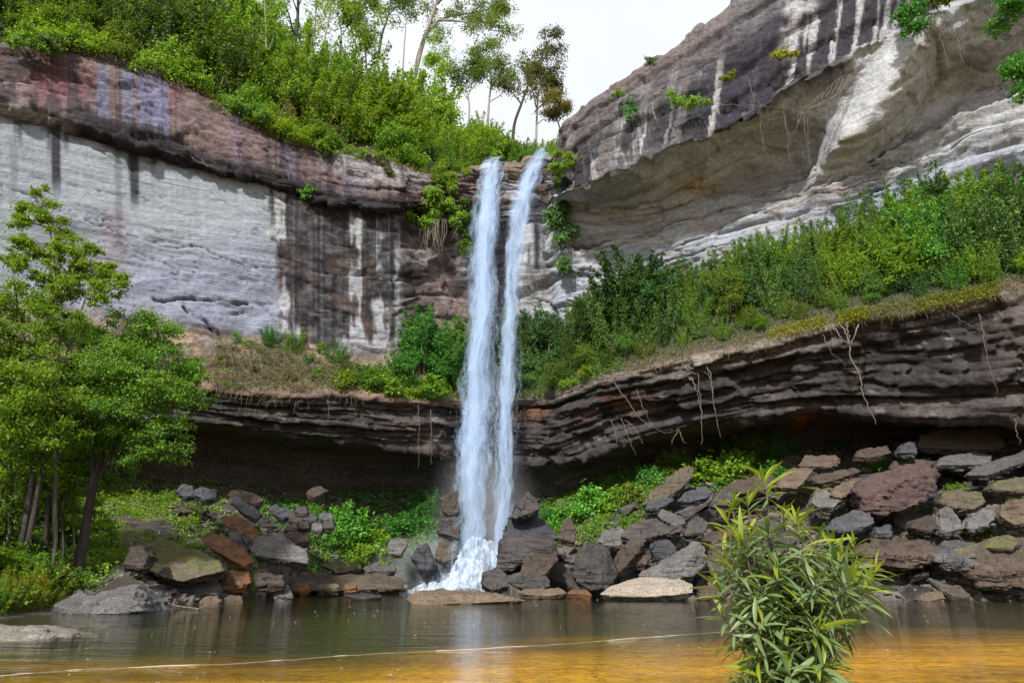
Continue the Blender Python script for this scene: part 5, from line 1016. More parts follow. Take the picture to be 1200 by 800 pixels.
for (px, f, s, kd, mt_, lb) in [(408, .15, 0.78, 'broad', 'lime', 'yellow green low plant at the left end of the green ledge'), (430, .25, 0.91, 'round', 'bright', 'bright bush on the ledge below the stained wall'), (452, .12, 0.98, 'broad', 'bright', 'broad leaved bush on the ledge rim left of the falls'), (470, .35, 1.04, 'round', 'emerald', 'rich green bush on the ledge under the recess'), (495, .5, 1.30, 'tall', 'emerald', 'tall leafy bush on the ledge under the black recess'), (520, .3, 1.23, 'tall', 'emerald', 'leafy bush on the ledge beside the falls'), (532, .6, 1.17, 'tall', 'lime', 'yellow tinged bush beside the falls'), (505, .1, 0.98, 'broad', 'bright', 'bush drooping over the ledge rim near the falls'), (535, .1, 0.91, 'round', 'mid', 'small bush on the rim touching the falls'),
   (485, .05, 0.78, 'low', 'lime', 'yellow green plant hanging from the ledge near the falls'), (362, .55, .75, 'weed', 'emerald', 'upright green weed on the dry slope below the stained wall'), (372, .3, .55, 'weed', 'bright', 'smaller weed beside the upright weed on the dry slope'), (290, .8, .5, 'weed', 'bright', 'little green weed at the foot of the pale wall'), (305, .6, .5, 'weed', 'emerald', 'weed among the dry stems left of the upright weed'), (276, .9, .45, 'weed', 'emerald', 'leftmost green weed at the foot of the pale wall'), (265, .1, .4, 'low', 'lime', 'tuft of yellow green leaves on the rim by the big left tree'), (330, .7, .4, 'weed', 'emerald', 'small weed right of the little weed at the wall foot')]:
    shrub(kd, bench_pt(LB, px, f) + np.array([0, 0, -.1]), s, mt_, lb, None, rg)
for (px, f, s, kd, mt_, lb) in [(318, .9, .5, 'feather', 'emerald', 'feathery green weed against the foot of the pale wall'), (345, .85, .45, 'feather', 'bright', 'feathery weed under the left edge of the black stain'), (392, .75, .55, 'feather', 'emerald', 'feathery green weed under the middle of the black stain'), (375, .9, .5, 'weed', 'bright', 'weed touching the wall under the black stain'), (300, .35, .5, 'low', 'olive', 'olive scrub in the middle of the dry slope'), (340, .3, .55, 'low', 'olive', 'olive scrub right of the middle of the dry slope'), (400, .45, .5, 'feather', 'mid', 'feathery weed at the right end of the dry slope'), (258, .45, .5, 'weed', 'mid', 'weed at the left end of the dry slope by the big left tree')]:
    shrub(kd, bench_pt(LB, px, f) + np.array([0, 0, -.1]), s, mt_, lb, None, rg)
# dry stems on the left bench and along the right rim; moss on the rims
def straw(n, seed, line, px0, px1, f0, f1, ln):
    r_ = np.random.default_rng(seed); paths = []
    for _ in range(n):
        px = r_.uniform(px0, px1); p = bench_pt(line, px, r_.uniform(f0, f1)); d = unit(np.array([r_.normal(0, .8), -abs(r_.normal(.5, .4)), r_.normal(-.1, .7)])); l = ln * r_.uniform(.4, 1.3)
        paths.append((np.array([p, p + d * l * .5 + np.array([0, -.05, .12]), p + d * l + np.array([0, -.1, -.12 * l])]), np.array([.016, .012, .006])))
    return mesh_np('dry_stems', *tubes(paths, 3))
o = put('dry_stems', straw(1900, 1, LB, 245, 425, 0.0, .8, 1.1), ML['straw']); tag(o, kind='stuff')
o = put('dry_grass', straw(1500, 2, RB, 735, 1215, -.02, .10, .55), ML['straw']); tag(o, kind='stuff')
def tufts(n, seed, fn, size, mat, name, jit=.5, up=1.0):
    r_ = np.random.default_rng(seed); P = np.array([fn(r_) for _ in range(n)]); V, F = leaves(P, np.tile([0, -.25, up], (n, 1)), size, r_, .55, jit=jit)
    o_ = put(name, mesh_np(name, V, F, smooth=False), ML[mat]); return tag(o_, kind='stuff')
def rim(px0, px1, sp=.12, hz=.12):
    def f(r_):
        px = r_.uniform(px0, px1); return bench_pt(RB, px, r_.uniform(-.03, .09)) + r_.normal(0, sp, 3) * np.array([1, 1, .5]) + np.array([0, -.25, hz])
    return f
tufts(1500, 31, rim(900, 965), .13, 'moss', 'moss'); tufts(1300, 32, rim(980, 1012), .14, 'moss', 'moss'); tufts(2200, 33, rim(1075, 1165), .14, 'moss', 'moss'); tufts(900, 34, rim(1005, 1075), .12, 'moss', 'moss')
def lrim(r_): return bench_pt(LB, r_.uniform(385, 480), r_.uniform(-.02, .5)) + r_.normal(0, .1, 3) + np.array([0, -.1, .2])
tufts(2600, 35, lrim, .17, 'lime', 'ground_cover')
tufts(1700, 30, lambda r_: bench_pt(LB, 250 + 150 * r_.random(), r_.uniform(0, .9)) + r_.normal(0, .12, 3) + np.array([0, -.1, .12]), .17, 'bright', 'ground_cover')
tufts(1200, 36, lambda r_: bench_pt(LB, r_.uniform(470, 545), r_.uniform(-.03, .3)) + r_.normal(0, .14, 3) + np.array([0, -.1, .15]), .17, 'bright', 'ground_cover')
tufts(5200, 37, lambda r_: bench_pt(RB, r_.uniform(600, 730), r_.uniform(0, .8)) + r_.normal(0, .15, 3) + np.array([0, -.1, .2]), .17, 'bright', 'ground_cover')
tufts(9000, 38, lambda r_: bench_pt(RB, r_.uniform(690, 1230), r_.uniform(.05, .95)) + r_.normal(0, .2, 3) + np.array([0, -.1, .25]), .16, 'cool', 'ground_cover')

def ledge_top(r_):
    px = r_.uniform(-60, 545); p = top_line(np.array([px]))[0]; return p + np.array([0, r_.uniform(-.1, 1.6), .1]) + r_.normal(0, .15, 3) + np.array([0, 0, .35 * max(0, float(n1(np.array([px * .05]), 7)[0]))])
tufts(5200, 39, ledge_top, .2, 'olive', 'grass', jit=.8); tufts(4200, 40, ledge_top, .2, 'mid', 'ground_cover', jit=.7)
# ---- greenery on the rubble slopes
def slope_pt(px, s):
    Y = ip(px, SHORE) * (1 - s) + ip(px, TOPY) * s; x = (px - 600) / 800 * Y * 1.045; return np.array([float(x), float(Y), float(ground_z(x, Y))])
def patch(n, seed, mat, size, px0, px1, s0, s1, thr, name='ground_cover', lift=.18, f=.35):
    r_ = np.random.default_rng(seed); px = r_.uniform(px0, px1, n * 3); s = r_.uniform(s0, s1, n * 3); Y = ip(px, SHORE) * (1 - s) + ip(px, TOPY) * s; x = (px - 600) / 800 * Y * 1.045
    q = np.stack([x, Y, 0 * x], -1); edge_ = np.minimum(np.minimum(px - px0, px1 - px) / 30, np.minimum(s - s0, s1 - s) / .12); m_ = fbm(q * f, 3, seed) + .25 * np.clip(edge_, -1, 1) > thr
    x, Y = x[m_][:n], Y[m_][:n]; hgt = lift * (1 + fbm(np.stack([x, Y, 0 * x], -1) * 1.1, 3, seed + 1) * 1.6)
    P = np.stack([x, Y, ground_z(x, Y) + .08 + np.maximum(.02, hgt) * r_.uniform(.2, 1.2, len(x))], -1)
    V, F = leaves(P, np.tile([0, -.35, 1.0], (len(P), 1)), size, r_, .6, jit=.45); o_ = put(name, mesh_np(name, V, F, smooth=False), ML[mat]); return tag(o_, kind='stuff')
patch(13000, 41, 'lime', .17, 105, 260, .16, .85, -.1, lift=.42); patch(8000, 42, 'bright', .17, 110, 330, .12, .95, .0, lift=.4)
patch(9000, 43, 'emerald', .18, 320, 560, .35, .95, -.16, lift=.35); patch(13000, 44, 'bright', .19, 372, 548, .06, .66, -.2, lift=.4); patch(4200, 45, 'lime', .17, 420, 548, .06, .5, -.04, lift=.4)
patch(11000, 46, 'bright', .19, 628, 765, .30, .95, -.2, lift=.45); patch(6000, 47, 'lime', .17, 636, 775, .28, .8, -.05, lift=.45); patch(5500, 48, 'emerald', .19, 700, 900, .62, 1.0, -.08, lift=.35); patch(7000, 49, 'bright', .16, 850, 1230, .15, 1.0, .09, lift=.45); patch(1200, 50, 'moss', .14, 880, 1220, .3, 1.0, .2)
patch(1500, 51, 'lime', .17, -60, 110, .02, .35, -.2, lift=.4); patch(900, 52, 'bright', .14, 300, 345, 0.0, .1, -.2)
patch(9000, 53, 'mid', .2, -140, 150, .1, .9, -.3, lift=.5)
for (px, s, sc_, kd, mt_, lb) in [(425, .5, 1.25, 'broad', 'emerald', 'rounded emerald bush under the left cave'), (455, .46, .95, 'broad', 'bright', 'bright bush right of the rounded emerald bush'), (480, .54, 1.05, 'broad', 'emerald', 'leafy bush near the falls under the left ledge'), (500, .6, 1.0, 'round', 'emerald', 'darker bush behind the leafy bush near the falls'), (520, .55, .9, 'tall', 'emerald', 'bush hanging beside the falls above the purple brown block'), (440, .3, .9, 'broad', 'bright', 'low bright bush on the green slope left of the falls'), (470, .26, .95, 'broad', 'lime', 'yellow green bush in the middle of the green slope'), (400, .45, .6, 'low', 'emerald', 'low plant at the left of the rounded emerald bush'),
   (500, .3, .9, 'broad', 'bright', 'bright bush low on the green slope near the splash'), (515, .42, .9, 'broad', 'emerald', 'bush on the green slope beside the left stream'), (412, .34, 1.0, 'broad', 'emerald', 'round bush at the lower left of the green slope'), (172, .3, .55, 'low', 'lime', 'yellow green plant spreading over the left end of the mossy slab'), (205, .38, .5, 'low', 'bright', 'green plant between the stones above the mossy slab'), (250, .34, .45, 'low', 'lime', 'yellow green plant above the orange slabs'), (178, .62, .6, 'low', 'lime', 'yellow green plant high on the rubble by the big dark trunk'), (300, .4, .4, 'low', 'bright', 'small green plant left of the natural wall of stones'),
   (240, .86, .55, 'low', 'emerald', 'small green plant under the left cave near the bank trees'), (190, .5, .5, 'low', 'lime', 'yellow green plant on the rubble right of the big dark trunk'), (215, .6, .45, 'low', 'lime', 'yellow green fern among the left rubble'), (160, .55, .6, 'low', 'lime', 'mossy green plant beside the big dark trunk'), (335, .05, .3, 'low', 'bright', 'little green plant at the waterline by the pointed stone'),
   (638, .6, .95, 'round', 'emerald', 'dark green bush just right of the falls under the ledge'), (660, .58, .9, 'broad', 'emerald', 'leafy bush right of the falls'), (688, .62, 1.2, 'broad', 'emerald', 'big leafy bush under the right ledge near the falls'), (712, .6, 1.0, 'broad', 'bright', 'bright bush beside the big leafy bush'), (732, .58, 1.05, 'broad', 'mid', 'bush in the middle of the right green slope'), (752, .74, .9, 'broad', 'emerald', 'bush above the long mossy brown slab'), (700, .5, .75, 'low', 'lime', 'yellow green plant in the sunlit right green slope'), (722, .45, .7, 'low', 'lime', 'yellow green plant at the foot of the right green slope'), (780, .84, 1.0, 'round', 'mid', 'bush at the cave mouth behind the mossy brown slab'), (815, .70, 1.2, 'broad', 'bright', 'bright bush above the broad blue slab'), (845, .74, 1.05, 'broad', 'bright', 'bright bush with big leaves over the flat brown slab'), (830, .92, 1.1, 'tall', 'mid', 'dark bush inside the right cave mouth'), (868, .9, 1.1, 'tall', 'mid', 'dark tall bush under the orange stained roof'), (900, .92, 1.0, 'round', 'cool', 'shaded bush left of the orange stain'), (890, .68, .7, 'broad', 'emerald', 'bush right of the bright bush with big leaves'), (965, .95, .8, 'low', 'cool', 'shaded plant below the orange stain'), (1012, .72, .7, 'broad', 'bright', 'bright green clump above the purple boulder'), (1090, .55, .75, 'low', 'bright', 'clump trailing over the purple boulder'), (1098, .45, .55, 'low', 'mid', 'clump right of the purple boulder'), (1150, .42, .5, 'low', 'bright', 'small plant on the broad green tinged slab'), (1160, .22, .5, 'low', 'emerald', 'plant in a crack beside the brown rounded block'), (1072, .2, .35, 'low', 'bright', 'tiny plant on top of the shore shelf'), (1140, .03, .35, 'low', 'cool', 'small plant at the waterline under the shore shelf'), (690, .16, .5, 'low', 'bright', 'plant in the gap beside the shiny wet boulder'), (818, .1, .3, 'low', 'emerald', 'small plant at the waterline right of the angular grey rock')]:
    shrub(kd, slope_pt(px, s) + np.array([0, 0, .05]), sc_, mt_, lb, None, rg)

# ---- plants clinging to the cliffs
def hang(name, label, P, ext, n, size, mat, seed, cat='plant', roots=0, rl=2.0):
    r_ = np.random.default_rng(seed); P = np.asarray(P, float); root = empty(name, P, label, cat)
    cl = [(*(r_.normal(0, .45, 3) * np.array(ext) + np.array([0, -.3, 0])), max(ext) * r_.uniform(.16, .32)) for _ in range(14)]
    q, Nr, _ = crown_pts(cl, n, r_, .9, .3); V, F = leaves(q, Nr * np.array([1, 1, .6]) + np.array([0, -.5, .2]), size, r_, .55, droop=.7); put('foliage', mesh_np('foliage', V, F, smooth=False), ML[mat], root)
    paths = [(curve_pts([(0, .3, 0), np.array(c[:3]) * .5 + [0, .2, .1], c[:3]], 5), np.linspace(.03, .01, 5)) for c in cl[:8]]
    put('stem', mesh_np('stem', *tubes(paths, 4)), MB['brown'], root)
    if roots:
        rp = []
        for _ in range(roots):
            x = r_.normal(0, ext[0] * .35); l = rl * r_.uniform(.5, 1.1); rp.append((curve_pts([(x, -.3, -ext[2] * .3), (x + r_.normal(0, .1), -.35, -ext[2] * .3 - l * .5), (x + r_.normal(0, .25), -.3, -ext[2] * .3 - l)], 7), np.linspace(.03, .012, 7)))
        put('root', mesh_np('root', *tubes(rp, 4)), MB['root'], root)
    return root
def shifted(pt, dy): return np.asarray(pt) + np.array([0, dy, 0])
hang('hanging_shrub', 'bright green shrub spilling down the black recess left of the falls', W(512, 250, 50.2), (2.2, 1.0, 2.2), 5200, .24, 'bright', 601, roots=26, rl=3.0)
hang('hanging_shrub', 'yellow green shrub at the top of the recess left of the falls', W(528, 215, 50.8), (1.7, .9, 1.4), 2600, .22, 'lime', 602)
hang('hanging_shrub', 'dark leafy patch against the left stream of the falls', W(545, 268, 51.2), (.9, .6, 2.2), 1800, .22, 'mid', 603)
hang('climbing_vine', 'dark broad leaved vine climbing down the pale wall right of the falls', W(657, 268, 49.6), (.9, .35, 2.4), 2000, .30, 'cool', 604)
hang('climbing_vine', 'lower end of the dark vine above the bench bushes', W(662, 312, 49.8), (.5, .3, 1.2), 520, .28, 'cool', 605)
hang('cliff_plant', 'green plant on the nose of the right cliff beside the falls', W(652, 196, 46.4), (.8, .5, 1.2), 1300, .22, 'bright', 606)
hang('cliff_plant', 'pale feathery plant right of the plant on the cliff nose', W(664, 188, 45.0), (.9, .4, .6), 600, .2, 'lime', 607)
hang('cliff_plant', 'small green plant low on the right cliff nose', W(650, 214, 46.4), (.5, .4, .5), 420, .2, 'mid', 608)
hang('cliff_plant', 'green tuft on the dark stains of the right cliff', W(738, 133, 43.0), (.5, .3, 1.0), 420, .19, 'emerald', 609)
hang('cliff_plant', 'pale green grass tuft on the bed of the right cliff', W(806, 122, 40.4), (1.6, .4, .6), 900, .2, 'bright', 610)
hang('cliff_plant', 'yellow mossy tuft on the right cliff above the hanging roots', W(852, 92, 39.2), (.6, .3, .4), 420, .16, 'moss', 611)
hang('cliff_plant', 'yellow moss streak on the right cliff near its dark patch', W(916, 68, 38.4), (1.2, .3, .4), 700, .16, 'moss', 612)
hang('cliff_plant', 'small leafy plant near the top edge of the right cliff', W(725, 112, 43.4), (.6, .3, .5), 280, .18, 'lime', 613)
hang('cliff_plant', 'green leafy shrub at the top centre of the right cliff', W(1062, 18, 36.0), (1.2, .6, 1.6), 1700, .24, 'emerald', 614)
hang('cliff_plant', 'little shrub right of the top centre shrub on the right cliff', W(1098, 4, 35.8), (1.0, .5, .6), 700, .22, 'mid', 615)
hang('cliff_plant', 'small clump on the skyline of the right cliff', W(762, 74, 43.6), (.5, .4, .3), 260, .18, 'dark', 616)
hang('cliff_plant', 'weed growing from the lip of the left cliff above the black stain', W(362, 226, 45.2), (.6, .3, .6), 420, .19, 'emerald', 617)
hang('cliff_plant', 'mound of greenery hanging over the left cliff edge below the mossy tree', W(300, 132, 44.0), (2.2, .6, 1.0), 2600, .2, 'bright', 618)
hang('cliff_plant', 'yellowish plant over the grey end of the left cliff edge', W(384, 176, 46.0), (1.0, .5, .7), 900, .2, 'lime', 619)
hang('cliff_plant', 'dry looking plant trailing down the grey end of the left cliff', W(452, 200, 47.4), (.6, .3, .7), 500, .17, 'olive', 620)
hang('cliff_plant', 'bush at the top left corner hanging over the purple rock', W(30, 52, 38), (1.4, .6, .8), 1800, .2, 'bright', 621)
hang('cliff_plant', 'pale green bush on the purple rock near the top left corner', W(62, 56, 38.8), (1.4, .5, .5), 1200, .2, 'mid', 622)
# ---- leafy branch reaching in at the right edge
tree('leafy_branch', 'brown', [([(1275, 60), (1235, 40), (1205, 20), (1188, 8)], .12, 8), ([(1235, 60), (1210, 70), (1190, 84)], .07, 7), ([(1250, 90), (1222, 100), (1198, 116)], .06, 6), ([(1240, 20), (1215, -4), (1196, -18)], .06, 6)], 33.0, True, 'leafy green branches reaching in at the top right edge', seed=31, mat='emerald', size=.24, per=60, clump=.55, base_drop=0, cat_='branch', sub=2)

# ---- roots and creepers hanging over the rock
def root_thing(name, label, strands, Y, r=.03, mat='root', group=None, cat='root'):
    ps = []
    for st_ in strands:
        c = curve_pts([W(p[0], p[1], Y + (p[2] if len(p) > 2 else 0)) for p in st_], max(8, 5 * len(st_))); jit = RNG.normal(0, .035, c.shape); jit[0] = 0; ps.append((c + jit, np.linspace(r * .7, r * .22, len(c))))
    b = ps[0][0][0].copy(); o_ = put(name, mesh_np(name, *tubes([(p - b, q) for p, q in ps], 5)), MB[mat], loc=b); return tag(o_, label, cat, group)
root_thing('hanging_root', 'thick pale forked root hanging from the right bench rim', [[(983, 378), (990, 388), (996, 404), (998, 420), (1008, 440), (1011, 460), (1020, 480), (1027, 497)], [(975, 380), (984, 394), (995, 404)], [(1006, 380), (1002, 392), (996, 404)], [(993, 378), (994, 392), (996, 404)]], 38.6, .075)
root_thing('hanging_root', 'pair of thin roots hanging left of the orange stain', [[(828, 430), (832, 438), (834, 452), (836, 470), (841, 495), (843, 512)], [(825, 436), (831, 440), (836, 460)]], 41.2, .045)
root_thing('hanging_root', 'straight pale root left of the pair of thin roots', [[(800, 425), (808, 436), (818, 440), (820, 460), (823, 490), (823, 520)], [(811, 442), (818, 462), (822, 490)]], 41.5, .045)
root_thing('hanging_root', 'creeper crossing the dark lip right of the falls', [[(720, 448), (735, 468), (750, 490), (765, 500), (780, 507), (796, 502)], [(746, 456), (752, 474), (762, 494)], [(796, 502), (790, 512), (786, 520)], [(796, 504), (799, 514), (804, 520)]], 43.2, .035)
root_thing('hanging_root', 'three thin pale roots dangling over the cave mouth right of the falls', [[(716, 492), (721, 506), (723, 524)], [(728, 490), (734, 506), (740, 520), (746, 534)], [(732, 492), (742, 500), (750, 512), (753, 520)]], 43.6, .03)
root_thing('hanging_root', 'thin straight root near the right edge of the overhang', [[(1147, 368), (1152, 390), (1156, 414), (1160, 430), (1166, 450), (1170, 462)], [(1115, 366), (1130, 378), (1150, 386)]], 36.4, .03)
root_thing('hanging_root', 'short root at the far right in front of the cave', [[(1189, 490), (1192, 505), (1196, 520)]], 37.6, .035)
root_thing('hanging_root', 'thin root curving on the rim left of the thick forked root', [[(963, 392), (970, 405), (976, 415), (988, 424)]], 39.4, .03)
root_thing('hanging_root', 'thin green hung root on the left lip near the falls', [[(490, 475), (491, 500), (490, 548)], [(505, 480), (505, 515), (506, 545)]], 44.4, .03)
root_thing('hanging_root', 'tiny root hanging on the left lip below the dry stems', [[(384, 468), (385, 482), (383, 498)]], 43, .025)
root_thing('root_tangle', 'tangle of pale roots slung under the overhang of the right cliff', [[(835, 122), (880, 124), (940, 128)], [(940, 130), (970, 118), (995, 98), (1010, 76), (1020, 58), (1035, 40), (1045, 20)], [(938, 134), (975, 116), (998, 90), (1012, 66), (1030, 44)], [(945, 128), (965, 124), (985, 116), (995, 118)], [(950, 126), (978, 112), (1000, 82), (1018, 60)], [(955, 124), (985, 108), (1004, 76), (1040, 30)], [(972, 120), (968, 132), (970, 142)], [(985, 112), (982, 130), (984, 150)], [(1012, 72), (1022, 76), (1026, 88)], [(960, 122), (980, 118), (994, 114)], [(940, 130), (936, 142), (932, 154), (924, 156)], [(938, 130), (934, 138), (938, 146)]] + [[(940 + k * 7, 129 - k * 4), (952 + k * 7, 118 - k * 6), (966 + k * 7, 112 - k * 7 + (k % 3) * 3)] for k in range(9)], 38.9, .032)
for pts, lb in [([(878, 92), (880, 104), (890, 122), (891, 150), (896, 180)], 'longest thin root hanging left of the root tangle'), ([(918, 130), (921, 150), (924, 156), (923, 172), (927, 194)], 'thin root hanging just left of the root tangle'), ([(942, 134), (944, 160), (949, 195)], 'root hanging straight below the root tangle'), ([(826, 142), (836, 158), (848, 160), (853, 152)], 'looped thin root under the left part of the right overhang')]:
    root_thing('hanging_root', lb, [pts, [(a + 2 + RNG.normal(0, 1), b + 6) for a, b in pts]], 39.6, .022)
root_thing('root_tangle', 'pale roots dangling from the shrub at the top right of the cliff', [[(1075, 26), (1088, 34), (1104, 34), (1112, 20)], [(1090, 22), (1100, 36), (1118, 40), (1134, 36)], [(1112, 36), (1124, 50), (1127, 70), (1138, 82)], [(1100, 40), (1106, 56), (1112, 78)], [(1126, 24), (1132, 42)], [(1060, 12), (1080, 20), (1100, 18)]], 36.6, .035)
root_thing('root_tangle', 'pale roots on the lip of the left cliff beside the black stain', [[(224, 184), (232, 190), (246, 194), (256, 198)], [(228, 182), (240, 186), (254, 190)], [(236, 186), (242, 194), (252, 192)]], 41.6, .03)
root_thing('root_tangle', 'bare pale roots at the cliff edge in the left forest', [[(218, 80), (219, 70), (224, 64), (229, 66)], [(238, 80), (240, 92), (243, 102)], [(232, 88), (226, 96), (240, 100)], [(262, 90), (258, 102), (256, 110)]], 43, .045)
root_thing('hanging_root', 'dead twig on the dry slope of the left bench', [[(330, 440), (335, 425), (345, 415)], [(335, 425), (330, 415)]], 43.6, .03)

# ------------------------------------------------------------------ waterfall: two falling streams of broken water, white water where they land, spray
def fall_mat(name, dens, fine=1.0):
    m, nt, N, L, out = new_mat(name)
    uv = N.new('ShaderNodeUVMap'); uv.uv_map = 'UVMap'
    sx = N.new('ShaderNodeSeparateXYZ'); L.new(uv.outputs[0], sx.inputs[0])
    # long vertical threads, broken into drops
    n1_ = nz(N, L, uv.outputs[0], 1.0, 5, 0.62, (11 * fine, 26 * fine, 1)); n2_ = nz(N, L, uv.outputs[0], 1.0, 5, 0.65, (34 * fine, 5 * fine, 1)); n3_ = nz(N, L, uv.outputs[0], 1.0, 3, 0.6, (5, 2.6, 1)); n4_ = nz(N, L, uv.outputs[0], 1.0, 4, 0.75, (120 * fine, 150 * fine, 1))
    a = N.new('ShaderNodeMath'); a.operation = 'MULTIPLY_ADD'; L.new(n1_.outputs['Fac'], a.inputs[0]); a.inputs[1].default_value = 1.25; h_ = N.new('ShaderNodeMath'); h_.operation = 'MULTIPLY'; L.new(n2_.outputs['Fac'], h_.inputs[0]); h_.inputs[1].default_value = .45; L.new(h_.outputs[0], a.inputs[2])
    b = N.new('ShaderNodeMath'); b.operation = 'MULTIPLY_ADD'; L.new(n3_.outputs['Fac'], b.inputs[0]); b.inputs[1].default_value = 1.7; L.new(a.outputs[0], b.inputs[2])
    b2 = N.new('ShaderNodeMath'); b2.operation = 'MULTIPLY_ADD'; L.new(n4_.outputs['Fac'], b2.inputs[0]); b2.inputs[1].default_value = 1.15; L.new(b.outputs[0], b2.inputs[2]); b = b2
    # thins out towards both edges: 1 - |2u-1|^p
    e = N.new('ShaderNodeMath'); e.operation = 'MULTIPLY_ADD'; L.new(sx.outputs['X'], e.inputs[0]); e.inputs[1].default_value = 2; e.inputs[2].default_value = -1
    e2 = N.new('ShaderNodeMath'); e2.operation = 'ABSOLUTE'; L.new(e.outputs[0], e2.inputs[0])
    e3 = N.new('ShaderNodeMath'); e3.operation = 'POWER'; L.new(e2.outputs[0], e3.inputs[0]); e3.inputs[1].default_value = 1.5
    c = N.new('ShaderNodeMath'); c.operation = 'MULTIPLY_ADD'; L.new(e3.outputs[0], c.inputs[0]); c.inputs[1].default_value = -.85; L.new(b.outputs[0], c.inputs[2])
    mr = N.new('ShaderNodeMapRange'); mr.interpolation_type = 'SMOOTHSTEP'; mr.inputs['From Min'].default_value = 2.02 - dens; mr.inputs['From Max'].default_value = 2.70 - dens; L.new(c.outputs[0], mr.inputs['Value'])
    mm = N.new('ShaderNodeMath'); mm.operation = 'MULTIPLY'; L.new(mr.outputs[0], mm.inputs[0]); mm.inputs[1].default_value = .45
    d = N.new('ShaderNodeBsdfDiffuse'); d.inputs['Color'].default_value = (.54, .69, .92, 1); t = N.new('ShaderNodeBsdfTranslucent'); t.inputs['Color'].default_value = (.54, .69, .92, 1)
    mx = N.new('ShaderNodeMixShader'); mx.inputs[0].default_value = .45; L.new(d.outputs[0], mx.inputs[1]); L.new(t.outputs[0], mx.inputs[2])
    tr = N.new('ShaderNodeBsdfTransparent'); m2 = N.new('ShaderNodeMixShader'); L.new(mm.outputs[0], m2.inputs[0]); L.new(tr.outputs[0], m2.inputs[1]); L.new(mx.outputs[0], m2.inputs[2]); L.new(m2.outputs[0], out.inputs[0])
    return m
fall_base = W(556, 676, 49.2); fall_base[2] = 0.0
wf = empty('waterfall', fall_base, 'tall white waterfall dropping in two streams from the notch between the cliffs into the pool', 'waterfall')
def stream(name, path, seed, dens, layers, label, parent, fine=1.0):
    """path: (px, py, Y, half width px). Several thin curved sheets one behind the other, each torn differently"""
    p = np.array(path, float); s = np.linspace(0, len(p) - 1, 140); q = np.stack([np.interp(s, np.arange(len(p)), p[:, k]) for k in range(4)], 1)
    for _ in range(14): q[1:-1] = .25 * q[:-2] + .5 * q[1:-1] + .25 * q[2:]
    Cn = W(q[:, 0], q[:, 1], q[:, 2]); E = W(q[:, 0] + q[:, 3], q[:, 1], q[:, 2]); hw = np.linalg.norm(E - Cn, axis=1) * 1.16
    V, F, U, b = [], [], [], 0; r_ = np.random.default_rng(seed); nu = 17
    for k in range(layers):
        off = (k - (layers - 1) / 2); w_ = hw * (1.02 - .10 * abs(off)); u = np.linspace(-1, 1, nu)
        X = Cn[:, None, :] + np.zeros((1, nu, 1)); X[..., 0] += w_[:, None] * u[None]; zz = Cn[:, 2][:, None]
        X[..., 1] += off * hw[:, None] * .42 + .35 * hw[:, None] * (u[None] ** 2) * np.sign(off + .01)
        nzv = fbm(np.stack([X[..., 0] * 1.2 + seed, zz * .25 + 0 * X[..., 0], 0 * X[..., 0] + k * 5], -1), 3, seed + k); X[..., 1] += nzv * .35; X[..., 0] += .20 * fbm(np.stack([X[..., 0] * .8, zz * .5 + 0 * X[..., 0], 0 * X[..., 0] + k * 9], -1), 3, seed + k + 40) * hw[:, None] * 2
        V.append(X.reshape(-1, 3)); L_ = np.concatenate([[0], np.cumsum(np.linalg.norm(np.diff(Cn, axis=0), axis=1))]) / 30
        uu = np.stack([np.tile((u + 1) / 2, (len(q), 1)), np.tile(L_[:, None] + k * 3.37 + seed, (1, nu))], -1); U.append(uu.reshape(-1, 2)); F.append(gridF(len(q), nu) + b); b += len(q) * nu
    V = np.concatenate(V) - fall_base
    o_ = put(name, mesh_np(name, V, np.concatenate(F), uv=np.concatenate(U)), fall_mat('falling_water', dens, fine), parent)
    if label: o_['label'] = label
    return o_
stream('stream', [(584, 194, 53.0, 13), (578, 200, 51.6, 15), (573, 222, 51.0, 16.5), (570, 260, 49.9, 17.5), (567, 320, 49.7, 19), (563, 400, 49.5, 20), (559, 480, 49.2, 22), (556, 560, 48.9, 23.5), (552, 620, 48.6, 25), (549, 672, 48.3, 27)], 5, .33, 6, 'wider left stream of white water', wf)
stream('stream', [(638, 178, 51.6, 8), (632, 186, 50.4, 12), (622, 206, 49.9, 14), (612, 232, 48.8, 16), (606, 270, 48.7, 17), (600, 330, 48.6, 16), (596, 400, 48.5, 16.5), (592, 480, 48.3, 16), (589, 560, 48.0, 15), (586, 640, 47.7, 15), (584, 668, 47.5, 15)], 9, .18, 5, 'thinner misty right stream', wf, .8)
stream('veil', [(556, 330, 50.0, 8), (554, 420, 49.8, 14), (552, 500, 49.5, 22), (556, 580, 49.2, 34), (560, 640, 48.7, 40), (560, 680, 48.3, 46)], 14, -.12, 4, 'thin veil of spray round the foot of the falls', wf, 1.4)
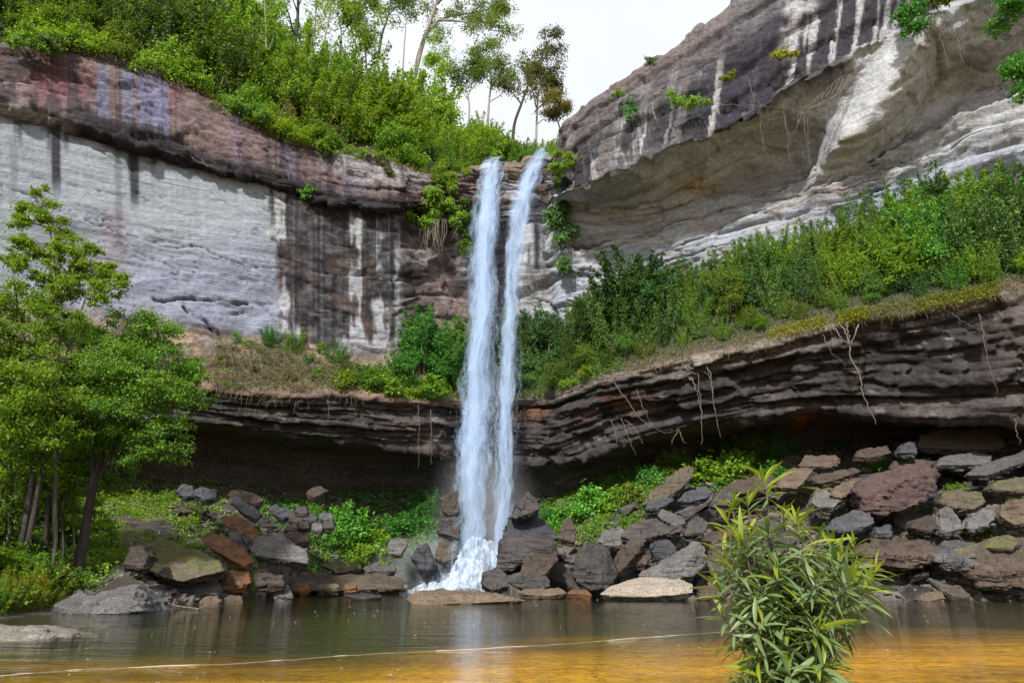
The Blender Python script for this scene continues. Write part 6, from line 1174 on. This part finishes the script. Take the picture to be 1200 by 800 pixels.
# white water on the rock at the foot
m, nt, N, L, out = new_mat('white_water'); tc = N.new('ShaderNodeTexCoord'); fo = nz(N, L, tc.outputs['Object'], 1.0, 6, .75, (3.2, 2.0, 1.1))
mr = N.new('ShaderNodeMapRange'); mr.inputs['From Min'].default_value = .34; mr.inputs['From Max'].default_value = .66; L.new(fo.outputs['Fac'], mr.inputs['Value'])
d = N.new('ShaderNodeBsdfDiffuse'); d.inputs['Color'].default_value = (.68, .77, .90, 1); t = N.new('ShaderNodeBsdfTranslucent'); t.inputs['Color'].default_value = (.68, .77, .9, 1)
mx = N.new('ShaderNodeMixShader'); mx.inputs[0].default_value = .35; L.new(d.outputs[0], mx.inputs[1]); L.new(t.outputs[0], mx.inputs[2]); tr = N.new('ShaderNodeBsdfTransparent')
m2 = N.new('ShaderNodeMixShader'); L.new(mr.outputs[0], m2.inputs[0]); L.new(tr.outputs[0], m2.inputs[1]); L.new(mx.outputs[0], m2.inputs[2]); L.new(m2.outputs[0], out.inputs[0]); M_FOAM = m
def foam_sheet(name, prof, seed, nx=60, amp=.25):
    """cascade: rows of (px left, px right, py, Y) joined into a lumpy sheet"""
    r = np.array(prof, float); s = np.linspace(0, len(r) - 1, 44); q = np.stack([np.interp(s, np.arange(len(r)), r[:, k]) for k in range(4)], 1)
    u = np.linspace(0, 1, nx); px = q[:, :1] * (1 - u) + q[:, 1:2] * u; bulge = np.sin(u * math.pi) ** .6
    X = W(px, np.tile(q[:, 2:3], (1, nx)) + (1 - bulge)[None] * 9, np.tile(q[:, 3:4], (1, nx)) - bulge[None] * .8)
    X += np.array([0, -1, .35]) * (amp * 2.6 * fbm(X * np.array([1.6, 1.2, .5]), 5, seed, .6))[..., None]
    return X
X = foam_sheet('white_water', [(532, 590, 632, 48.9), (526, 592, 648, 48.6), (514, 592, 662, 48.2), (498, 590, 675, 47.6), (474, 584, 687, 46.8), (446, 576, 694, 45.3)], 5)
o = put('white_water', mesh_np('white_water', X.reshape(-1, 3) - fall_base, gridF(*X.shape[:2])), M_FOAM, wf)
X = foam_sheet('white_water', [(542, 580, 630, 47.6), (536, 586, 642, 47.2), (530, 588, 656, 46.7), (524, 588, 672, 46.0), (512, 580, 690, 45.2)], 8, amp=.35)
o = put('white_water', mesh_np('white_water', X.reshape(-1, 3) - fall_base, gridF(*X.shape[:2])), M_FOAM, wf)
X = foam_sheet('white_water', [(540, 562, 660, 46.9), (520, 566, 672, 46.6), (498, 566, 682, 46.2), (472, 562, 690, 45.6), (440, 558, 695, 44.6)], 12, amp=.3)
o = put('white_water', mesh_np('white_water', X.reshape(-1, 3) - fall_base, gridF(*X.shape[:2])), M_FOAM, wf)
# drops thrown out round the foot and along the streams
r_ = np.random.default_rng(3); P = []
for _ in range(2600):
    t = r_.random() ** 1.4; px = 560 + r_.normal(0, 11 + 16 * t); py = 470 + 205 * t ** .7; P.append(W(px, py, 48.2 + r_.normal(0, .7)))
for _ in range(2400): px = r_.normal(532, 34); py = 692 - abs(r_.normal(0, 20)); P.append(W(px, py, 47.6 + r_.normal(0, .6)))
for _ in range(1500): t = r_.random(); P.append(W(np.interp(t, [0, .3, 1], [626, 603, 588]) + r_.normal(0, 13), 190 + 440 * t, 49.4 + r_.normal(0, .5)))
P = np.array(P); V, F = leaves(P - fall_base, np.tile([0, -1, .3], (len(P), 1)), .055, r_, .7, droop=2.5, fold=.1)
m, nt, N, L, out = new_mat('water_drops'); d = N.new('ShaderNodeBsdfDiffuse'); d.inputs['Color'].default_value = (.85, .9, .97, 1); t = N.new('ShaderNodeBsdfTransparent'); mx = N.new('ShaderNodeMixShader'); mx.inputs[0].default_value = .5; L.new(t.outputs[0], mx.inputs[1]); L.new(d.outputs[0], mx.inputs[2]); L.new(mx.outputs[0], out.inputs[0])
o = put('drops', mesh_np('drops', V, F, smooth=False), m, wf); o['kind'] = 'stuff'
# spray hanging over the landing
def mist(loc, sc_, dens, name='mist'):
    m, nt, N, L, out = new_mat('spray'); tc = N.new('ShaderNodeTexCoord'); g = N.new('ShaderNodeTexGradient'); g.gradient_type = 'QUADRATIC_SPHERE'; L.new(tc.outputs['Object'], g.inputs[0])
    n_ = nz(N, L, tc.outputs['Object'], 1.7, 3, .6); mu = N.new('ShaderNodeMath'); mu.operation = 'MULTIPLY'; L.new(g.outputs['Fac'], mu.inputs[0]); L.new(n_.outputs['Fac'], mu.inputs[1]); m3 = N.new('ShaderNodeMath'); m3.operation = 'MULTIPLY'; L.new(mu.outputs[0], m3.inputs[0]); m3.inputs[1].default_value = dens * 2
    v = N.new('ShaderNodeVolumePrincipled'); v.inputs['Color'].default_value = (.90, .94, 1, 1); L.new(m3.outputs[0], v.inputs['Density']); L.new(v.outputs[0], out.inputs['Volume'])
    bm = bmesh.new(); bmesh.ops.create_icosphere(bm, subdivisions=2, radius=1); me = bpy.data.meshes.new(name); bm.to_mesh(me); bm.free()
    o_ = put(name, me, m, loc=loc); o_.scale = sc_; return tag(o_, kind='stuff')
mist(W(530, 674, 48.6), (7.0, 2.4, 3.4), 2.4)
mist(W(566, 615, 48.2), (4.6, 2.2, 8.0), .55)
# tiny white flecks laid on the pool as painted sun sparkle
r_ = np.random.default_rng(9); V, F = [], []; b = 0
for _ in range(190):
    Y = 9.5 + 34 * r_.random() ** 1.3; px = r_.uniform(60, 1200) if r_.random() < .5 else r_.normal(430, 150); x = (px - 600) / 800 * Y * 1.05
    if Y > float(ip(px, SHORE)) - 1: continue
    s_ = r_.uniform(.006, .018) * (.6 + Y / 22); k = 5; an = np.sort(r_.uniform(0, 6.28, k)); V += [(x + s_ * 1.6 * math.cos(q), Y + s_ * math.sin(q), .006) for q in an]; V.append((x, Y, .006 + s_ * .1)); F += [(b + j, b + (j + 1) % k, b + k) for j in range(k)]; b += k + 1
m, nt, N, L, out = new_mat('sparkle_fleck'); d = N.new('ShaderNodeBsdfDiffuse'); d.inputs['Color'].default_value = (.8, .8, .78, 1); L.new(d.outputs[0], out.inputs[0])
o = put('painted_sparkle', mesh_np('painted_sparkle', V, F, smooth=False), m); tag(o, kind='stuff')
# thin line floating across the pool
def on_water(px, py, h=.012):
    v = (400 - py) / 800; dz = SP + v * CP; t = (h - CAM_H) / dz; return np.array([(px - 600) / 800 * t, (CP - v * SP) * t, h])
m, nt, N, L, out = new_mat('weathered_line'); d = N.new('ShaderNodeBsdfPrincipled'); d.inputs['Base Color'].default_value = (.42, .37, .28, 1); d.inputs['Roughness'].default_value = .8; L.new(d.outputs[0], out.inputs[0])
pts = curve_pts([on_water(-40, 794), on_water(90, 783), on_water(280, 775), on_water(440, 764), on_water(560, 759), on_water(700, 750), on_water(845, 739), on_water(960, 733)], 120); pts[:, 1] += .04 * n1(np.linspace(0, 22, 120), 3); pts[:, 2] = -.009 + .024 * n1(np.linspace(0, 30, 120), 5)
rr = np.full(120, .008); V, F = tubes([(pts - pts[0], rr)], 6); o = put('floating_rope', mesh_np('floating_rope', V, F), m, loc=pts[0]); tag(o, 'thin pale rope floating in a long line across the near part of the pool', 'rope')
pts = curve_pts([on_water(166, 692, .5), on_water(180, 700, .3), on_water(205, 709, .06), on_water(234, 713, .01)], 14); V, F = tubes([(pts - pts[0], np.linspace(.05, .02, 14))], 6); o = put('stick', mesh_np('stick', V, F), MB['root'], loc=pts[0]); tag(o, 'thin bent stick lying in the pool right of the big sloping grey boulder', 'stick')
p0 = on_water(1042, 714, .01); V = np.array([(-.05, 0, 0), (.02, -.04, .015), (.06, 0, .01), (0, .04, .02), (0, 0, .03)]) * 1.6; o = put('fallen_leaf', mesh_np('fallen_leaf', V, [(0, 1, 4), (1, 2, 4), (2, 3, 4), (3, 0, 4)], smooth=False), ML['rust'], loc=p0); tag(o, 'small orange leaf floating on the pool right of the leafy bush', 'leaf')

# ------------------------------------------------------------------ leafy bush standing in front of the pool
M_BUSH = leaf_mat('willow_leaf', (0.07, 0.125, 0.045), (0.165, 0.235, 0.085), (0.26, 0.31, 0.10), trans=.28, gloss=.5, vary=.12)
M_YOUNG = leaf_mat('young_willow_leaf', (0.14, 0.21, 0.02), (0.26, 0.32, 0.03), (0.34, 0.36, 0.05), trans=.42, gloss=.4, vary=.1)
def long_leaf(k):
    """narrow leaf 1 long, folded along the rib and curved down"""
    rg_ = random.Random(900 + k); dr = rg_.uniform(.15, .75); tw = rg_.uniform(-.25, .25); wd = rg_.uniform(.062, .088); V, F = [], []; n = 7
    for i in range(n + 1):
        t = i / n; w_ = wd * (math.sin(math.pi * min(1, t * .96 + .04)) ** .8) * (1 - .25 * t) if i < n else .001; x = t * (1 - .18 * dr * t); z = .10 * t - dr * .55 * t * t; y = tw * t * t * .5; c_ = math.cos(tw * t * 2); s_ = math.sin(tw * t * 2)
        V += [(x, y - w_ * c_, z + w_ * .35 - w_ * s_), (x, y, z), (x, y + w_ * c_, z + w_ * .35 + w_ * s_)]
    for i in range(n): a = i * 3; F += [(a, a + 3, a + 4, a + 1), (a + 1, a + 4, a + 5, a + 2)]
    return np.array(V), np.array(F)
LL = [long_leaf(k) for k in range(10)]
LM = {}
for k, (v, f) in enumerate(LL):
    for nm, mt_ in (('old', M_BUSH), ('young', M_YOUNG)): me = mesh_np('leaf', v, f); me.materials.append(mt_); LM[(k, nm)] = me
BY = 4.9
def bp_(px, py, dY=0): return W(px, py, BY + dY)
base = bp_(925, 905); base[2] = float(ground_z(base[0], base[1]))
bush = empty('leafy_bush', base, 'leafy green bush with long narrow leaves standing in front of the pool', 'bush')
rg = random.Random(41); TIPS = [(897, 562, 0, 1, 1.0), (853, 612, .1, 1, .9), (876, 588, -.1, 1, .7), (935, 610, 0, 1, 1.0), (918, 600, .15, 1, .8), (974, 634, .1, 1, .9), (1002, 640, -.1, 1, .7), (858, 590, .2, 1, .6), (848, 650, -.1, 1, 1.0), (868, 634, -.2, .6, 1.0), (900, 622, -.2, .5, 1.0), (945, 640, -.2, .4, 1.0), (985, 655, -.15, .5, .9), (1020, 678, .1, .8, .9), (1012, 694, -.2, .5, .9), (1028, 668, .15, .6, .7), (842, 690, 0, .5, 1.0), (846, 720, -.1, .3, 1.0), (858, 668, -.25, .5, 1.0), (1000, 712, -.1, .3, 1.0)]
poly = [(856, 640), (882, 612), (905, 600), (948, 624), (988, 648), (1014, 684), (995, 712), (974, 742), (968, 790), (960, 830), (945, 880), (900, 880), (884, 830), (878, 790), (868, 745), (850, 695)]
def inside(x, y):
    c = False; j = len(poly) - 1
    for i in range(len(poly)):
        (xi, yi), (xj, yj) = poly[i], poly[j]
        if (yi > y) != (yj > y) and x < (xj - xi) * (y - yi) / (yj - yi) + xi: c = not c
        j = i
    return c
while len(TIPS) < 165:
    x, y = rg.uniform(840, 1030), rg.uniform(610, 880)
    if inside(x, y) and (y > 660 or rg.random() < .45): TIPS.append((x, y, rg.uniform(-.42, .38), .10 if rg.random() < .8 else .45, rg.uniform(.75, 1.1)))
LV = []; paths = []
core = base + np.array([0, 0, .2])
for (x, y, dY, yo, sz) in TIPS:
    tip = bp_(x, y, dY); out_ = tip - (base + np.array([0, 0, .55 * (tip[2] - base[2])])); d = unit(out_ * np.array([1, 1, .35]) + np.array([0, 0, .35])); 
    if yo >= .8: d = unit(d * .4 + np.array([0, 0, 1]))
    hub = base + np.array([(tip[0] - base[0]) * .25, (tip[1] - base[1]) * .25, max(.15, (tip[2] - base[2]) * .45)])
    paths.append((curve_pts([base + np.array([rg.gauss(0, .05), rg.gauss(0, .05), -.08]), hub, tip - d * .16, tip], 12), np.linspace(.013, .0035, 12)))
    A = unit(np.cross(d, [.3, .9, .1])); B = np.cross(d, A); n = rg.randint(10, 14); ph = rg.random() * 6
    for i in range(n):
        t = i / n; an = ph + i * 2.4; back = t * .15 * sz; el = rad(62 - 62 * t + rg.gauss(0, 10)) if yo >= .5 else rad(48 - 66 * t + rg.gauss(0, 12))
        dr = unit((A * math.cos(an) + B * math.sin(an)) * math.cos(el) + d * math.sin(el) + np.array([0, 0, -.10]))
        LV.append((tip - d * back, dr, (.165 + .085 * math.sin(math.pi * min(1, t + .15))) * sz * rg.uniform(.8, 1.2), 'young' if rg.random() < yo * (1.15 - t) else 'old'))
    for i in range(rg.randint(3, 6)):
        f = rg.uniform(.18, .42); an = rg.random() * 6.28; dr = unit((A * math.cos(an) + B * math.sin(an)) + d * .1 + np.array([0, 0, -.3])); LV.append((tip - d * f * sz * .9, dr, .19 * sz * rg.uniform(.8, 1.2), 'old'))
V, F = tubes([(p - base, r) for p, r in paths], 6); put('stem', mesh_np('stem', V, F), MB['brown'], bush)
def frame_of(dr):
    up = np.array([0, 0, 1.0]); y_ = unit(np.cross(up, dr)); z_ = np.cross(dr, y_); return np.stack([dr, y_, z_], 1)
order = sorted(range(len(LV)), key=lambda i: LV[i][0][1] - .4 * LV[i][2]); near = set(order[:296]); JV = {'old': [], 'young': []}; JF = {'old': [], 'young': []}; jb = {'old': 0, 'young': 0}
for i, (p, dr, s, kd) in enumerate(LV):
    k = rg.randrange(10); R = frame_of(dr); roll = np.array(Matrix.Rotation(rg.gauss(0, .5), 3, 'X')); R = R @ roll
    if i in near:
        o = bpy.data.objects.new('leaf', LM[(k, kd)]); COL.objects.link(o); o.parent = bush
        M4 = Matrix.Identity(4)
        for a in range(3):
            for b in range(3): M4[a][b] = R[a, b] * s
            M4[a][3] = p[a] - base[a]
        o.matrix_basis = M4
    else:
        v = (LL[k][0] * s) @ R.T + p - base; JV[kd].append(v); JF[kd].append(LL[k][1] + jb[kd]); jb[kd] += len(v)
for kd, mt_ in (('old', M_BUSH), ('young', M_YOUNG)):
    if JV[kd]: o = put('leaves', mesh_np('leaves', np.concatenate(JV[kd]), np.concatenate(JF[kd])), mt_, bush); o['kind'] = 'stuff'
